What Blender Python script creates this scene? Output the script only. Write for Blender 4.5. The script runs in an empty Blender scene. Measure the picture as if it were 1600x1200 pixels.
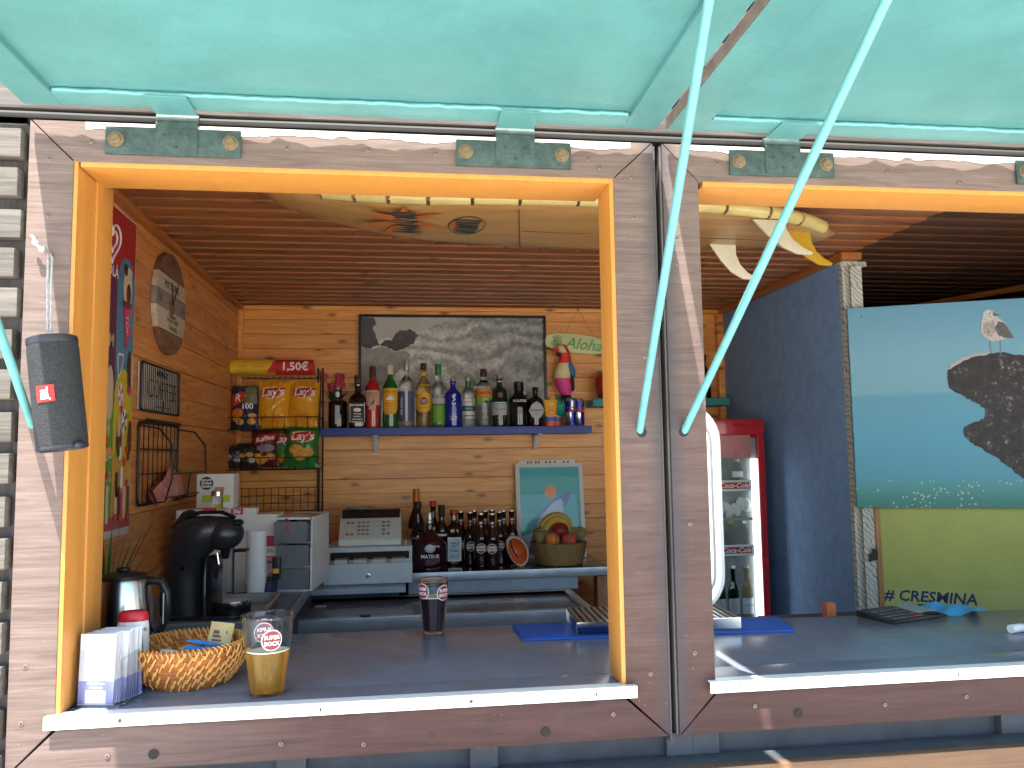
import bpy, bmesh, math, random
from mathutils import Vector, Matrix
random.seed(7)
sc = bpy.context.scene
# ------------------------------------------------------------------ camera
cd = bpy.data.cameras.new('camera'); cam = bpy.data.objects.new('camera', cd); sc.collection.objects.link(cam)
Rv, Uv, Fv = Vector((0.99131196,-0.13076398,-0.01419092)), Vector((0.0026327,-0.08814213,0.99610443)), Vector((0.13150539,0.98748759,0.08703209))
cam.matrix_world = Matrix(((Rv.x,Uv.x,-Fv.x,0),(Rv.y,Uv.y,-Fv.y,-1.3),(Rv.z,Uv.z,-Fv.z,1.55),(0,0,0,1)))
cd.sensor_width = 36; cd.lens = 28.16; cd.clip_start = .02; cd.clip_end = 2000
sc.camera = cam
# ------------------------------------------------------------------ light
SUN = Vector((.155,.38,-1)).normalized()
w = bpy.data.worlds.new('World'); sc.world = w; w.use_nodes = True
nt = w.node_tree; bg = nt.nodes['Background']; sky = nt.nodes.new('ShaderNodeTexSky')
sky.sky_type = 'NISHITA'; sky.sun_disc = False
sky.sun_elevation = math.asin(-SUN.z); sky.sun_rotation = math.atan2(-SUN.x, -SUN.y)
nt.links.new(sky.outputs[0], bg.inputs[0]); bg.inputs[1].default_value = .15
sl = bpy.data.lights.new('sun','SUN'); sl.energy = 5.0; sl.angle = math.radians(.53); sl.color = (1,.95,.87)
so = bpy.data.objects.new('sun', sl); sc.collection.objects.link(so); so.rotation_euler = SUN.to_track_quat('-Z','Y').to_euler()
sc.view_settings.view_transform = 'Standard'; sc.view_settings.look = 'None'; sc.view_settings.gamma = 1
sc.view_settings.exposure = 2.05
try:
    sc.cycles.max_bounces = 14; sc.cycles.diffuse_bounces = 8; sc.cycles.transmission_bounces = 10; sc.cycles.transparent_max_bounces = 12
except Exception: pass
# ------------------------------------------------------------------ helpers
def lin(h):
    v = [int(h[i:i+2],16)/255 for i in (1,3,5)]
    return tuple(x/12.92 if x <= .04045 else ((x+.055)/1.055)**2.4 for x in v)
MATS = {}
def _base(name):
    m = bpy.data.materials.new(name); m.use_nodes = True
    return m, m.node_tree, m.node_tree.nodes['Principled BSDF']
def N(nt, t, **kw):
    n = nt.nodes.new('ShaderNode'+t)
    for k, v in kw.items():
        if k in n.inputs: n.inputs[k].default_value = v
        else: setattr(n, k, v)
    return n
def M(name, col, rough=.5, metal=0, trans=0, ior=1.45, coat=0, var=.12, vs=18, bump=0, bs=60, emis=None, es=1, alpha=1, sheen=0, objvar=0, bd=.002):
    if name in MATS: return MATS[name]
    m, nt, b = _base(name); L = nt.links.new
    if isinstance(col, str): col = lin(col)
    c4 = (*col, 1)
    b.inputs['Roughness'].default_value = rough; b.inputs['Metallic'].default_value = metal
    b.inputs['IOR'].default_value = ior; b.inputs['Transmission Weight'].default_value = trans
    b.inputs['Coat Weight'].default_value = coat; b.inputs['Alpha'].default_value = alpha
    b.inputs['Base Color'].default_value = c4
    if emis: b.inputs['Emission Color'].default_value = (*emis,1); b.inputs['Emission Strength'].default_value = es
    tc = N(nt,'TexCoord')
    if var and not trans:
        n = N(nt,'TexNoise', Scale=vs, Detail=5.0, Roughness=.65); L(tc.outputs['Object'], n.inputs['Vector'])
        r = N(nt,'ValToRGB'); r.color_ramp.elements[0].position=.3; r.color_ramp.elements[1].position=.7
        r.color_ramp.elements[0].color = (*[x*(1-var) for x in col],1); r.color_ramp.elements[1].color = (*[min(1,x*(1+var)) for x in col],1)
        L(n.outputs[0], r.inputs[0]); out = r.outputs[0]
        if objvar:
            oi = N(nt,'ObjectInfo'); hs = N(nt,'HueSaturation'); mr = N(nt,'MapRange')
            mr.inputs[3].default_value = 1-objvar; mr.inputs[4].default_value = 1+objvar
            L(oi.outputs['Random'], mr.inputs[0]); L(mr.outputs[0], hs.inputs['Value']); L(out, hs.inputs['Color']); out = hs.outputs[0]
        L(out, b.inputs['Base Color'])
        mr2 = N(nt,'MapRange'); mr2.inputs[3].default_value = max(0,rough-.08); mr2.inputs[4].default_value = min(1,rough+.08)
        L(n.outputs[0], mr2.inputs[0]); L(mr2.outputs[0], b.inputs['Roughness'])
    if bump:
        n2 = N(nt,'TexNoise', Scale=bs, Detail=4.0); L(tc.outputs['Object'], n2.inputs['Vector'])
        bp = N(nt,'Bump', Strength=bump, Distance=bd); L(n2.outputs[0], bp.inputs['Height']); L(bp.outputs[0], b.inputs['Normal'])
    MATS[name] = m; return m
def WOOD(name, dark, light, axis=0, rough=.5, knots=.5, grain=1.0, bump=.25, objvar=.12, coat=0, wear=None, wearth=.62, wears=9, stretch=14, across=None):
    if name in MATS: return MATS[name]
    m, nt, b = _base(name); L = nt.links.new
    dark, light = [lin(x) if isinstance(x,str) else x for x in (dark, light)]
    tc = N(nt,'TexCoord'); oi = N(nt,'ObjectInfo')
    vm = N(nt,'VectorMath', operation='MULTIPLY_ADD'); cmb = N(nt,'CombineXYZ')
    mu = N(nt,'Math', operation='MULTIPLY'); mu.inputs[1].default_value = 37.7; L(oi.outputs['Random'], mu.inputs[0])
    for i in range(3): L(mu.outputs[0], cmb.inputs[i])
    ad = N(nt,'VectorMath', operation='ADD'); L(tc.outputs['Object'], ad.inputs[0]); L(cmb.outputs[0], ad.inputs[1])
    mp = N(nt,'Mapping'); s = [stretch]*3; s[axis] = 1.1; mp.inputs['Scale'].default_value = s; L(ad.outputs[0], mp.inputs['Vector'])
    n1 = N(nt,'TexNoise', Scale=2.2*grain, Detail=6.0, Roughness=.62, Distortion=1.2); L(mp.outputs[0], n1.inputs['Vector'])
    mp2 = N(nt,'Mapping'); s = [150]*3; s[axis] = 4; mp2.inputs['Scale'].default_value = s; L(ad.outputs[0], mp2.inputs['Vector'])
    n2 = N(nt,'TexNoise', Scale=1.6*grain, Detail=3.0); L(mp2.outputs[0], n2.inputs['Vector'])
    mx = N(nt,'Math', operation='MULTIPLY_ADD'); mx.inputs[1].default_value = .35; L(n2.outputs[0], mx.inputs[0])
    m3 = N(nt,'Math', operation='MULTIPLY'); m3.inputs[1].default_value = .72; L(n1.outputs[0], m3.inputs[0]); L(m3.outputs[0], mx.inputs[2])
    r = N(nt,'ValToRGB'); e = r.color_ramp.elements; e[0].position=.36; e[1].position=.68; e[0].color=(*dark,1); e[1].color=(*light,1)
    L(mx.outputs[0], r.inputs[0]); out = r.outputs[0]
    if knots:
        ac = across if across is not None else (2 if axis != 2 else 0)
        sp = N(nt,'SeparateXYZ'); L(ad.outputs[0], sp.inputs[0]); c2 = N(nt,'CombineXYZ')
        for q, (ax_, f_) in enumerate(((axis, 5.2), (ac, 13.0))):
            mm_ = N(nt,'Math', operation='MULTIPLY'); mm_.inputs[1].default_value = f_; L(sp.outputs[ax_], mm_.inputs[0]); L(mm_.outputs[0], c2.inputs[q])
        vo = N(nt,'TexVoronoi', Scale=1.0); vo.voronoi_dimensions = '2D'; vo.inputs['Randomness'].default_value = 1; L(c2.outputs[0], vo.inputs['Vector'])
        kd = N(nt,'Math', operation='MULTIPLY_ADD'); nk = N(nt,'TexNoise', Scale=60.0); L(ad.outputs[0], nk.inputs['Vector']); kd.inputs[1].default_value = .05; L(nk.outputs[0], kd.inputs[0]); L(vo.outputs['Distance'], kd.inputs[2])
        kr0 = N(nt,'ValToRGB'); ke = kr0.color_ramp.elements; ke[0].position=.085; ke[1].position=.22; ke[0].color=(1,1,1,1); ke[1].color=(0,0,0,1); km_ = ke.new(.135); km_.color=(.35,.35,.35,1)
        L(kd.outputs[0], kr0.inputs[0])
        sk_ = N(nt,'SeparateXYZ'); L(vo.outputs['Color'], sk_.inputs[0]); gt_ = N(nt,'Math', operation='GREATER_THAN'); gt_.inputs[1].default_value = .55; L(sk_.outputs[0], gt_.inputs[0])
        kr = N(nt,'Math', operation='MULTIPLY'); L(kr0.outputs[0], kr.inputs[0]); L(gt_.outputs[0], kr.inputs[1])
        mk = N(nt,'MixRGB'); mk.inputs[2].default_value = (*[x*.32 for x in dark],1); km = N(nt,'Math', operation='MULTIPLY'); km.inputs[1].default_value = knots
        L(kr.outputs[0], km.inputs[0]); L(km.outputs[0], mk.inputs[0]); L(out, mk.inputs[1]); out = mk.outputs[0]
    hs = N(nt,'HueSaturation'); mr = N(nt,'MapRange'); mr.inputs[3].default_value = 1-objvar; mr.inputs[4].default_value = 1+objvar
    L(oi.outputs['Random'], mr.inputs[0]); L(mr.outputs[0], hs.inputs['Value']); L(out, hs.inputs['Color']); out = hs.outputs[0]
    if wear:
        wn = N(nt,'TexNoise', Scale=wears, Detail=8.0, Roughness=.75); mpw = N(nt,'Mapping'); s=[3]*3; s[axis]=1; mpw.inputs['Scale'].default_value=s
        L(ad.outputs[0], mpw.inputs['Vector']); L(mpw.outputs[0], wn.inputs['Vector'])
        wr = N(nt,'ValToRGB'); we = wr.color_ramp.elements; we[0].position = wearth; we[1].position = wearth+.06
        L(wn.outputs[0], wr.inputs[0]); mw = N(nt,'MixRGB'); mw.inputs[2].default_value = (*(lin(wear) if isinstance(wear,str) else wear),1)
        L(wr.outputs[0], mw.inputs[0]); L(out, mw.inputs[1]); out = mw.outputs[0]
    L(out, b.inputs['Base Color']); b.inputs['Roughness'].default_value = rough; b.inputs['Coat Weight'].default_value = coat; b.inputs['Coat Roughness'].default_value=.25
    bp = N(nt,'Bump', Strength=bump, Distance=.003); L(mx.outputs[0], bp.inputs['Height']); L(bp.outputs[0], b.inputs['Normal'])
    MATS[name] = m; return m
col = sc.collection
def thing(name, label, cat, loc=(0,0,0), rz=0, group=None, rot=None):
    o = bpy.data.objects.new(name, None); col.objects.link(o); o.location = loc; o.rotation_euler = rot or (0,0,rz); o.empty_display_size = .05
    o['label'] = label; o['category'] = cat
    if group: o['group'] = group
    return o
def tag(o, label, cat, group=None):
    o['label'] = label; o['category'] = cat
    if group: o['group'] = group
    return o
class MB:
    def __init__(s): s.v=[]; s.f=[]; s.m=[]
    def add(s, vs, fs, m=0):
        n=len(s.v); s.v += [tuple(v) for v in vs]; s.f += [tuple(i+n for i in f) for f in fs]; s.m += [m]*len(fs); return s
    def box(s, x0,x1,y0,y1,z0,z1, m=0):
        return s.add([(x0,y0,z0),(x1,y0,z0),(x1,y1,z0),(x0,y1,z0),(x0,y0,z1),(x1,y0,z1),(x1,y1,z1),(x0,y1,z1)],
            [(0,3,2,1),(4,5,6,7),(0,1,5,4),(1,2,6,5),(2,3,7,6),(3,0,4,7)], m)
    def lathe(s, prof, c=(0,0,0), seg=24, m=0, sx=1, sy=1, sq=0, closed=False):
        vs=[]; fs=[]
        for r,z in prof:
            for k in range(seg):
                a=2*math.pi*k/seg; ca,sa=math.cos(a),math.sin(a)
                q = 1 if not sq else 1/((abs(ca)**sq+abs(sa)**sq)**(1/sq))
                vs.append((c[0]+r*ca*q*sx, c[1]+r*sa*q*sy, c[2]+z))
        n=len(prof)
        for i in range(n if closed else n-1):
            j=(i+1)%n
            for k in range(seg):
                l=(k+1)%seg; fs.append((i*seg+k, i*seg+l, j*seg+l, j*seg+k))
        if not closed:
            if prof[0][0]>1e-6: fs.append(tuple(reversed(range(seg))))
            if prof[-1][0]>1e-6: fs.append(tuple((n-1)*seg+k for k in range(seg)))
        return s.add(vs, fs, m)
    def tube(s, path, r, seg=6, m=0, closed=False, r1=None):
        P=[Vector(p) for p in path]; n=len(P); vs=[]; fs=[]; up=None
        for i,p in enumerate(P):
            a = P[(i-1)%n] if (closed or i>0) else p; b = P[(i+1)%n] if (closed or i<n-1) else p
            t=(b-a).normalized() if (b-a).length>1e-9 else Vector((0,0,1))
            if up is None: up = Vector((0,0,1)) if abs(t.z)<.9 else Vector((1,0,0))
            x=t.cross(up)
            if x.length<1e-6: x=t.orthogonal()
            x.normalize(); y=x.cross(t); up=y
            rr = r if r1 is None else r+(r1-r)*i/max(1,n-1)
            for k in range(seg):
                g=2*math.pi*k/seg; vs.append(p+x*(rr*math.cos(g))+y*(rr*math.sin(g)))
        for i in range(n if closed else n-1):
            j=(i+1)%n
            for k in range(seg):
                l=(k+1)%seg; fs.append((i*seg+k,j*seg+k,j*seg+l,i*seg+l))
        if not closed: fs.append(tuple(range(seg))); fs.append(tuple(reversed([(n-1)*seg+k for k in range(seg)])))
        return s.add(vs,fs,m)
    def prism(s, poly, f0, f1, m=0):
        # f0,f1 map (a,b)->3D for the two ends
        n=len(poly); vs=[f0(*p) for p in poly]+[f1(*p) for p in poly]
        fs=[tuple(range(n)), tuple(reversed(range(n,2*n)))]+[(i,i+n,(i+1)%n+n,(i+1)%n) for i in range(n)]
        return s.add(vs,fs,m)
    def pxz(s, poly, y0, y1, m=0): return s.prism(poly, lambda a,b:(a,y0,b), lambda a,b:(a,y1,b), m)
    def pyz(s, poly, x0, x1, m=0): return s.prism(poly, lambda a,b:(x0,a,b), lambda a,b:(x1,a,b), m)
    def pxy(s, poly, z0, z1, m=0): return s.prism(poly, lambda a,b:(a,b,z0), lambda a,b:(a,b,z1), m)
    def ell(s, c, r, seg=14, rings=8, m=0, mat=None):
        vs=[];fs=[]
        for i in range(rings+1):
            t=math.pi*i/rings
            for k in range(seg):
                g=2*math.pi*k/seg; v=Vector((r[0]*math.sin(t)*math.cos(g), r[1]*math.sin(t)*math.sin(g), r[2]*math.cos(t)))
                if mat: v=mat@v
                vs.append(v+Vector(c))
        for i in range(rings):
            for k in range(seg):
                l=(k+1)%seg; fs.append((i*seg+k,(i+1)*seg+k,(i+1)*seg+l,i*seg+l))
        return s.add(vs,fs,m)
    def mesh(s, name, mats, bevel=0, smooth=True, ang=38, bseg=2):
        me=bpy.data.meshes.new(name); me.from_pydata(s.v,[],s.f)
        if not isinstance(mats,(list,tuple)): mats=[mats]
        for m in mats: me.materials.append(m)
        for p,i in zip(me.polygons,s.m): p.material_index=i
        bm=bmesh.new(); bm.from_mesh(me)
        bmesh.ops.remove_doubles(bm, verts=bm.verts, dist=1e-6)
        bmesh.ops.recalc_face_normals(bm, faces=bm.faces)
        if bevel:
            ed=[e for e in bm.edges if len(e.link_faces)==2 and e.calc_face_angle(0)>.6]
            bmesh.ops.bevel(bm, geom=ed, offset=bevel, segments=bseg, profile=.7, affect='EDGES', clamp_overlap=True)
        bm.to_mesh(me); bm.free()
        if smooth:
            me.shade_smooth(); me.set_sharp_from_angle(angle=math.radians(ang))
        return me
    def build(s, name, mats, parent=None, bevel=0, smooth=True, ang=38, loc=None, rot=None, bseg=2):
        o=bpy.data.objects.new(name, s.mesh(name,mats,bevel,smooth,ang,bseg)); col.objects.link(o)
        if parent: o.parent=parent
        if loc: o.location=loc
        if rot: o.rotation_euler=rot
        return o
def link(name, me, parent=None, loc=(0,0,0), rot=(0,0,0), scale=None):
    o=bpy.data.objects.new(name, me); col.objects.link(o); o.location=loc; o.rotation_euler=rot
    if parent: o.parent=parent
    if scale: o.scale=scale
    return o
def copy_tree(o, parent=None):
    c=o.copy(); col.objects.link(c); c.parent=parent
    for ch in list(o.children): copy_tree(ch,c)
    return c
def arcpts(c, r, a0, a1, n, ry=None):
    ry = r if ry is None else ry
    return [(c[0]+r*math.cos(math.radians(a0+(a1-a0)*i/n)), c[1]+ry*math.sin(math.radians(a0+(a1-a0)*i/n))) for i in range(n+1)]
def circ(c, r, n=20, ry=None): return arcpts(c,r,0,360*(n-1)/n,n-1,ry)
def rrect(x0,x1,y0,y1,r,n=5):
    return arcpts((x1-r,y1-r),r,0,90,n)+arcpts((x0+r,y1-r),r,90,180,n)+arcpts((x0+r,y0+r),r,180,270,n)+arcpts((x1-r,y0+r),r,270,360,n)
def textmesh(body, size, bold=0, sx=1, shear=0, spacing=1, res=2, align='CENTER'):
    cu=bpy.data.curves.new('lettering','FONT'); cu.body=body; cu.size=size; cu.align_x=align; cu.align_y='CENTER'; cu.offset=bold; cu.resolution_u=res; cu.shear=shear; cu.space_character=spacing
    o=bpy.data.objects.new('lettering',cu); me=bpy.data.meshes.new_from_object(o)
    bpy.data.objects.remove(o); bpy.data.curves.remove(cu)
    if sx!=1:
        for v in me.vertices: v.co.x*=sx
    return me
def text(parent, body, size, mat, loc, face='-y', bold=0, sx=1, shear=0, rot=0, wrap=None, name='lettering', spacing=1, tilt=0, thick=0, mirror=False):
    """flat print; face '-y' reads from the front, '+x' on the left wall, '-z' on the ceiling; wrap=r bends it round a cylinder"""
    me=textmesh(body,size,bold,sx,shear,spacing)
    cr,sr=math.cos(rot),math.sin(rot)
    for v in me.vertices:
        x,y=v.co.x*cr-v.co.y*sr, v.co.x*sr+v.co.y*cr
        if mirror: x=-x
        if wrap:
            a=x/wrap; v.co=(wrap*math.sin(a), -wrap*math.cos(a), y)
        elif face=='-y': v.co=(x,0,y)
        elif face=='+x': v.co=(0,x,y)
        elif face=='+z': v.co=(x,y,0)
        elif face=='-z': v.co=(x,-y,0)
    me.materials.append(mat)
    return link(name, me, parent, loc, (tilt,0,0))
# ------------------------------------------------------------------ materials
frame_wood = WOOD('frame_wood','#53453e','#70605a',0,.8,knots=.15,grain=2.2,bump=.3,objvar=.05,wear='#4d4a50',wearth=.62,wears=4)
def stain_frame(m):
    nt=m.node_tree; L=nt.links.new; b=nt.nodes['Principled BSDF']; src=b.inputs['Base Color'].links[0].from_socket
    ge=N(nt,'NewGeometry'); sp=N(nt,'SeparateXYZ'); L(ge.outputs['Position'],sp.inputs[0])
    nz=N(nt,'TexNoise',Scale=7.0,Detail=6.0,Roughness=.7); L(ge.outputs['Position'],nz.inputs['Vector'])
    # old red stain survives lower down, the top is bleached grey
    ma=N(nt,'Math',operation='MULTIPLY_ADD'); ma.inputs[1].default_value=.7; L(nz.outputs[0],ma.inputs[0]); L(sp.outputs[2],ma.inputs[2])
    mr=N(nt,'MapRange'); mr.inputs[1].default_value=2.35; mr.inputs[2].default_value=1.5; L(ma.outputs[0],mr.inputs[0])
    mrx=N(nt,'MapRange'); mrx.inputs[1].default_value=-.56; mrx.inputs[2].default_value=-.10; mrx.inputs[3].default_value=.12; mrx.inputs[4].default_value=1; L(sp.outputs[0],mrx.inputs[0])
    mm=N(nt,'Math',operation='MULTIPLY'); L(mr.outputs[0],mm.inputs[0]); L(mrx.outputs[0],mm.inputs[1])
    mx=N(nt,'MixRGB'); mx.blend_type='MULTIPLY'; mx.inputs[2].default_value=(.38,.22,.215,1); L(mm.outputs[0],mx.inputs[0]); L(src,mx.inputs[1])
    # blue black weathering along the gap between the two hatch frames
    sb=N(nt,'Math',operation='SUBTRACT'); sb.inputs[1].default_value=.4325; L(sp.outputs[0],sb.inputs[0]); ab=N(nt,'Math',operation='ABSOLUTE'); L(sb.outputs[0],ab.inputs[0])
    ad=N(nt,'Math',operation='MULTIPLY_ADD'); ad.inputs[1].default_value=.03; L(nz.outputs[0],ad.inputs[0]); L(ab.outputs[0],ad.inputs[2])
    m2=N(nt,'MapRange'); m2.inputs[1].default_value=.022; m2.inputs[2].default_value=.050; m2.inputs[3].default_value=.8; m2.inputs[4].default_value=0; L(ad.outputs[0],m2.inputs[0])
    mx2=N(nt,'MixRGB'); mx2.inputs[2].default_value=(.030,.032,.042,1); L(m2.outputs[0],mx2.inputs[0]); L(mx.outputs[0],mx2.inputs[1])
    # fine scratches and pale flecks
    vo=N(nt,'TexVoronoi',Scale=48.0); L(ge.outputs['Position'],vo.inputs['Vector']); lt=N(nt,'Math',operation='LESS_THAN'); lt.inputs[1].default_value=.042; L(vo.outputs['Distance'],lt.inputs[0])
    lm=N(nt,'Math',operation='MULTIPLY'); lm.inputs[1].default_value=.35; L(lt.outputs[0],lm.inputs[0])
    mx3=N(nt,'MixRGB'); mx3.inputs[2].default_value=(.40,.34,.30,1); L(lm.outputs[0],mx3.inputs[0]); L(mx2.outputs[0],mx3.inputs[1]); L(mx3.outputs[0],b.inputs['Base Color'])
stain_frame(frame_wood)
edge_wood = WOOD('edge_wood','#33302f','#56504d',2,.8,knots=.2,bump=.3)
slat_wood = WOOD('slat_wood','#3d3934','#65605a',0,.85,knots=.35,grain=1.2,bump=.6,objvar=.14,wear='#54493f',wearth=.62)
pine = WOOD('pine','#cd7a2e','#f2b160',0,.42,knots=.85,bump=.12,objvar=.13,coat=.15)
pine_y = WOOD('pine_lengthwise','#b86a30','#e09c58',1,.45,knots=.6,bump=.15,objvar=.1,coat=.12)
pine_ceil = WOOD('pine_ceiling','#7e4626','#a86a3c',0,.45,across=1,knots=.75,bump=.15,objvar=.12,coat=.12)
trim_wood = WOOD('trim_wood','#9a5428','#c47a3e',1,.45,knots=.2,bump=.1)
post_wood = WOOD('post_wood','#8a5c36','#b98a58',2,.6,knots=.4,bump=.2)
ledge_wood = WOOD('ledge_wood','#4a3526','#6e5139',0,.75,knots=.5,bump=.4,wear='#5d4a3c',wearth=.58)
orange = WOOD('orange_paint','#b37832','#be843e',2,.45,knots=0,bump=.12,objvar=.03,wear='#e9bf86',wearth=.70,wears=14)
teal = M('teal_paint',(.082,.245,.250),.42,var=.15,vs=4.5,bump=.35,bs=120)
teal_edge = M('teal_pole_paint',(.105,.32,.33),.4,var=.12,vs=30,bump=.2,bs=90)
slate = M('slate_paint',(.055,.06,.07),.7,var=.25,bump=.3,bs=200)
black_gap = M('dark_backing',(.018,.016,.015),.9)
ply = M('plywood_edge',(.11,.085,.065),.8,var=.3,vs=40)
rod_m = M('rod_grey',(.035,.035,.035),.75,var=.2)
hinge_m = M('hinge_green',(.045,.075,.07),.55,metal=.25,var=.35,vs=60,bump=.5,bs=160)
rust = M('rusty_brass',(.15,.11,.06),.75,metal=.15,var=.4,vs=120,bump=.4,bs=250)
screw_m = M('screw_steel',(.17,.135,.115),.65,metal=.3,var=.3)
white_metal = M('white_metal',(.80,.79,.77),.38,var=.04)
counter_m = M('counter_laminate',(.150,.178,.235),.22,var=.10,vs=14,bump=.05,bs=300)
alu = M('aluminium',(.50,.56,.62),.32,metal=.7,var=.1)
steel = M('steel',(.55,.55,.54),.22,metal=1,var=.06)
blue_paint = M('blue_wall_paint',(.215,.39,.66),.75,var=.14,vs=22,bump=.6,bs=130)
shelf_blue = M('shelf_blue',(.035,.065,.30),.45,var=.1)
black_m = M('black_plastic',(.012,.012,.014),.35,var=.2)
white_m = M('white_plastic',(.74,.76,.77),.4,var=.04)
paper = M('white_paper',(.78,.78,.75),.75,var=.03)
ink = M('black_ink',(.02,.02,.022),.6,var=0)
wink = M('white_ink',(.85,.85,.83),.6,var=0)
red_m = M('red_print',(.55,.02,.025),.5,var=.05)
sand = M('sand',(.66,.61,.53),.95,var=.18,vs=6,bump=.8,bs=40)
# ------------------------------------------------------------------ ground
g = MB().box(-400,400,-400,400,-.5,0).build('ground', sand); g['kind']='structure'
# ------------------------------------------------------------------ kiosk
K = thing('beach_kiosk','weathered wooden beach bar kiosk with open serving hatches under teal shutters','kiosk')
FT, FB = 2.083, 1.09
def frame(x0,x1, w0,w1):
    W=.0665; g2=.0012
    st=MB().pxz([(x0,FB),(x0+w0,FB+W),(x0+w0,FT-W),(x0,FT)],0,.06).build('stile',frame_wood,K,.0025)
    st2=MB().pxz([(x1,FB),(x1,FT),(x1-w1,FT-W),(x1-w1,FB+W)],0,.06).build('stile',frame_wood,K,.0025)
    tr=MB().pxz([(x0+g2*1.6,FT),(x0+w0+g2,FT-W+.0005),(x1-w1-g2,FT-W+.0005),(x1-g2*1.6,FT)],.001,.06).build('rail',frame_wood,K,.0025)
    br=MB().pxz([(x0+g2*1.6,FB),(x1-g2*1.6,FB),(x1-w1-g2,FB+W-.004),(x0+w0+g2,FB+W-.004)],.001,.06).build('rail',frame_wood,K,.0025)
    return st,st2,tr,br
F1=frame(-.582,.4245,.067,.0715); F2=frame(.4405,1.4465,.0635,.068); F3=frame(1.4625,2.4685,.0665,.068)  # third frame: unseen hatch added to bring light into the right bay
# edge strips of the posts seen in the gap between the two hatches
MB().box(.4255,.4285,.004,.06,FB-.01,FT-.004).build('edge_strip',edge_wood,K); MB().box(.4365,.4395,.004,.06,FB+.002,FT-.004).build('edge_strip',edge_wood,K)
sun_strip=M('painted_sun_strip',(.62,.58,.54),.8,var=.15,vs=40)  # pale ragged strip paints the sunlit band onto the top rails
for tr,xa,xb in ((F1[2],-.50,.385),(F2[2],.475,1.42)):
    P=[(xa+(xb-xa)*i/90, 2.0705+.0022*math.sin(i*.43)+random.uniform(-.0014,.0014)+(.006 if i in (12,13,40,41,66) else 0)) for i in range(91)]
    MB().pxz([(xb,2.0818),(xa,2.0818)]+P,.0004,.0012).build('painted_sun_strip',sun_strip,tr)
def screw_mesh():
    mb=MB().lathe([(0,0),(.0042,0),(.0042,.0008),(.0030,.0013),(0,.0013)],seg=12)
    mb.box(-.0022,.0022,-.0004,.0004,.0013,.0016,1).box(-.0004,.0004,-.0022,.0022,.0013,.0016,1)
    return mb.mesh('screw',[screw_m,black_gap])
SCREW=screw_mesh()
def screw(par,x,z,y=0,s=1): return link('screw',SCREW,par,(x,y-.0002,z),(math.pi/2,random.random(),0),(s*.85,s*.85,s))
for x,z in [(-.558,1.247),(-.561,1.166),(-.55,1.93),(-.551,2.02)]: screw(F1[0],x,z)
for x,z in [(.387,1.95),(.394,1.19),(.385,2.02),(.40,1.71)]: screw(F1[1],x,z)
for x,z in [(-.49,2.05),(-.19,2.05),(-.06,2.052),(.05,2.05),(.31,2.05),(.33,2.035)]: screw(F1[2],x,z)
for x,z in [(-.066,1.107),(-.44,1.112),(.33,1.13),(-.19,1.115)]: screw(F1[3],x,z)
for x,z in [(.462,1.92),(.469,1.43),(.47,1.22),(.462,1.87)]: screw(F2[0],x,z)
for x,z in [(.86,2.045),(1.0,2.03),(.54,2.05)]: screw(F2[2],x,z)
for x,z in [(.95,1.125),(.80,1.12),(.57,1.13),(1.2,1.12)]: screw(F2[3],x,z)
def hole(par,x,z,r=.0075): MB().lathe([(r,0),(r*.95,.0006),(0,.0008)],seg=14).build('bolt_hole',black_gap,par,loc=(x,-.0004,z),rot=(math.pi/2,0,0))
hole(F1[3],-.375,1.111); hole(F1[3],.219,1.109); hole(F2[3],.645,1.114)
hole(F1[1],.391,1.583,.0085); hole(F2[0],.463,1.583,.0085)
# orange linings
def lining(x0,x1,dl,dr,dt,lip=.006):
    zt=FT-.0665
    MB().box(x0-.003,x0+lip,.002,.077,1.174,zt+.003).build('jamb_lining',orange,K,.0015)
    MB().box(x0-.003,x0+lip+.003,.077,dl,1.174,zt+.003).build('jamb_lining',orange,K,.0015)
    MB().box(x1-.007,x1+.003,.002,dr,1.174,zt+.003).build('jamb_lining',orange,K,.0015)
    MB().box(x0+.009,x1-.007,.002,dt,zt-.007,zt+.003).build('lintel_lining',orange,K,.0015)
lining(-.515,.353,.146,.082,.104); lining(.504,1.378,.08,.08,.104,-.001); lining(1.529,2.40,.08,.08,.104)  # last lining belongs to the added light hatch
# front wall above, beside and below the hatches
MB().box(-.80,3.3,.062,.085,FT-.060,2.95).build('front_wall',black_gap,K)
MB().box(-.80,-.525,.062,.085,.02,FT-.06).build('front_wall',black_gap,K)
MB().box(.36,.497,.0625,.085,1.10,FT-.06).build('front_wall',edge_wood,K)
MB().box(2.40,3.3,.062,.085,.02,FT-.06).build('front_wall',black_gap,K)
MB().box(1.386,1.52,.0625,.085,1.10,FT-.06).build('front_wall',black_gap,K)
MB().box(-.58,3.3,.040,.061,.02,FB+.03).build('plinth',slate,K)
for x in (.425,.47,1.03,1.5,-.5,-.2,.1): MB().box(x,x+.045,.022,.0395,.02,FB-.003).build('plinth_post',slate,K,.002)
MB().box(-.6,3.3,-.028,.0215,1.035,1.052).build('ledge_top',slate,K,.002)
MB().box(-.6,3.3,-.045,-.0285,.985,1.054).build('ledge_board',ledge_wood,K,.002)
MB().box(-.6,3.3,-.030,-.02,.02,.984).build('lower_skirt',slate,K)
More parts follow.
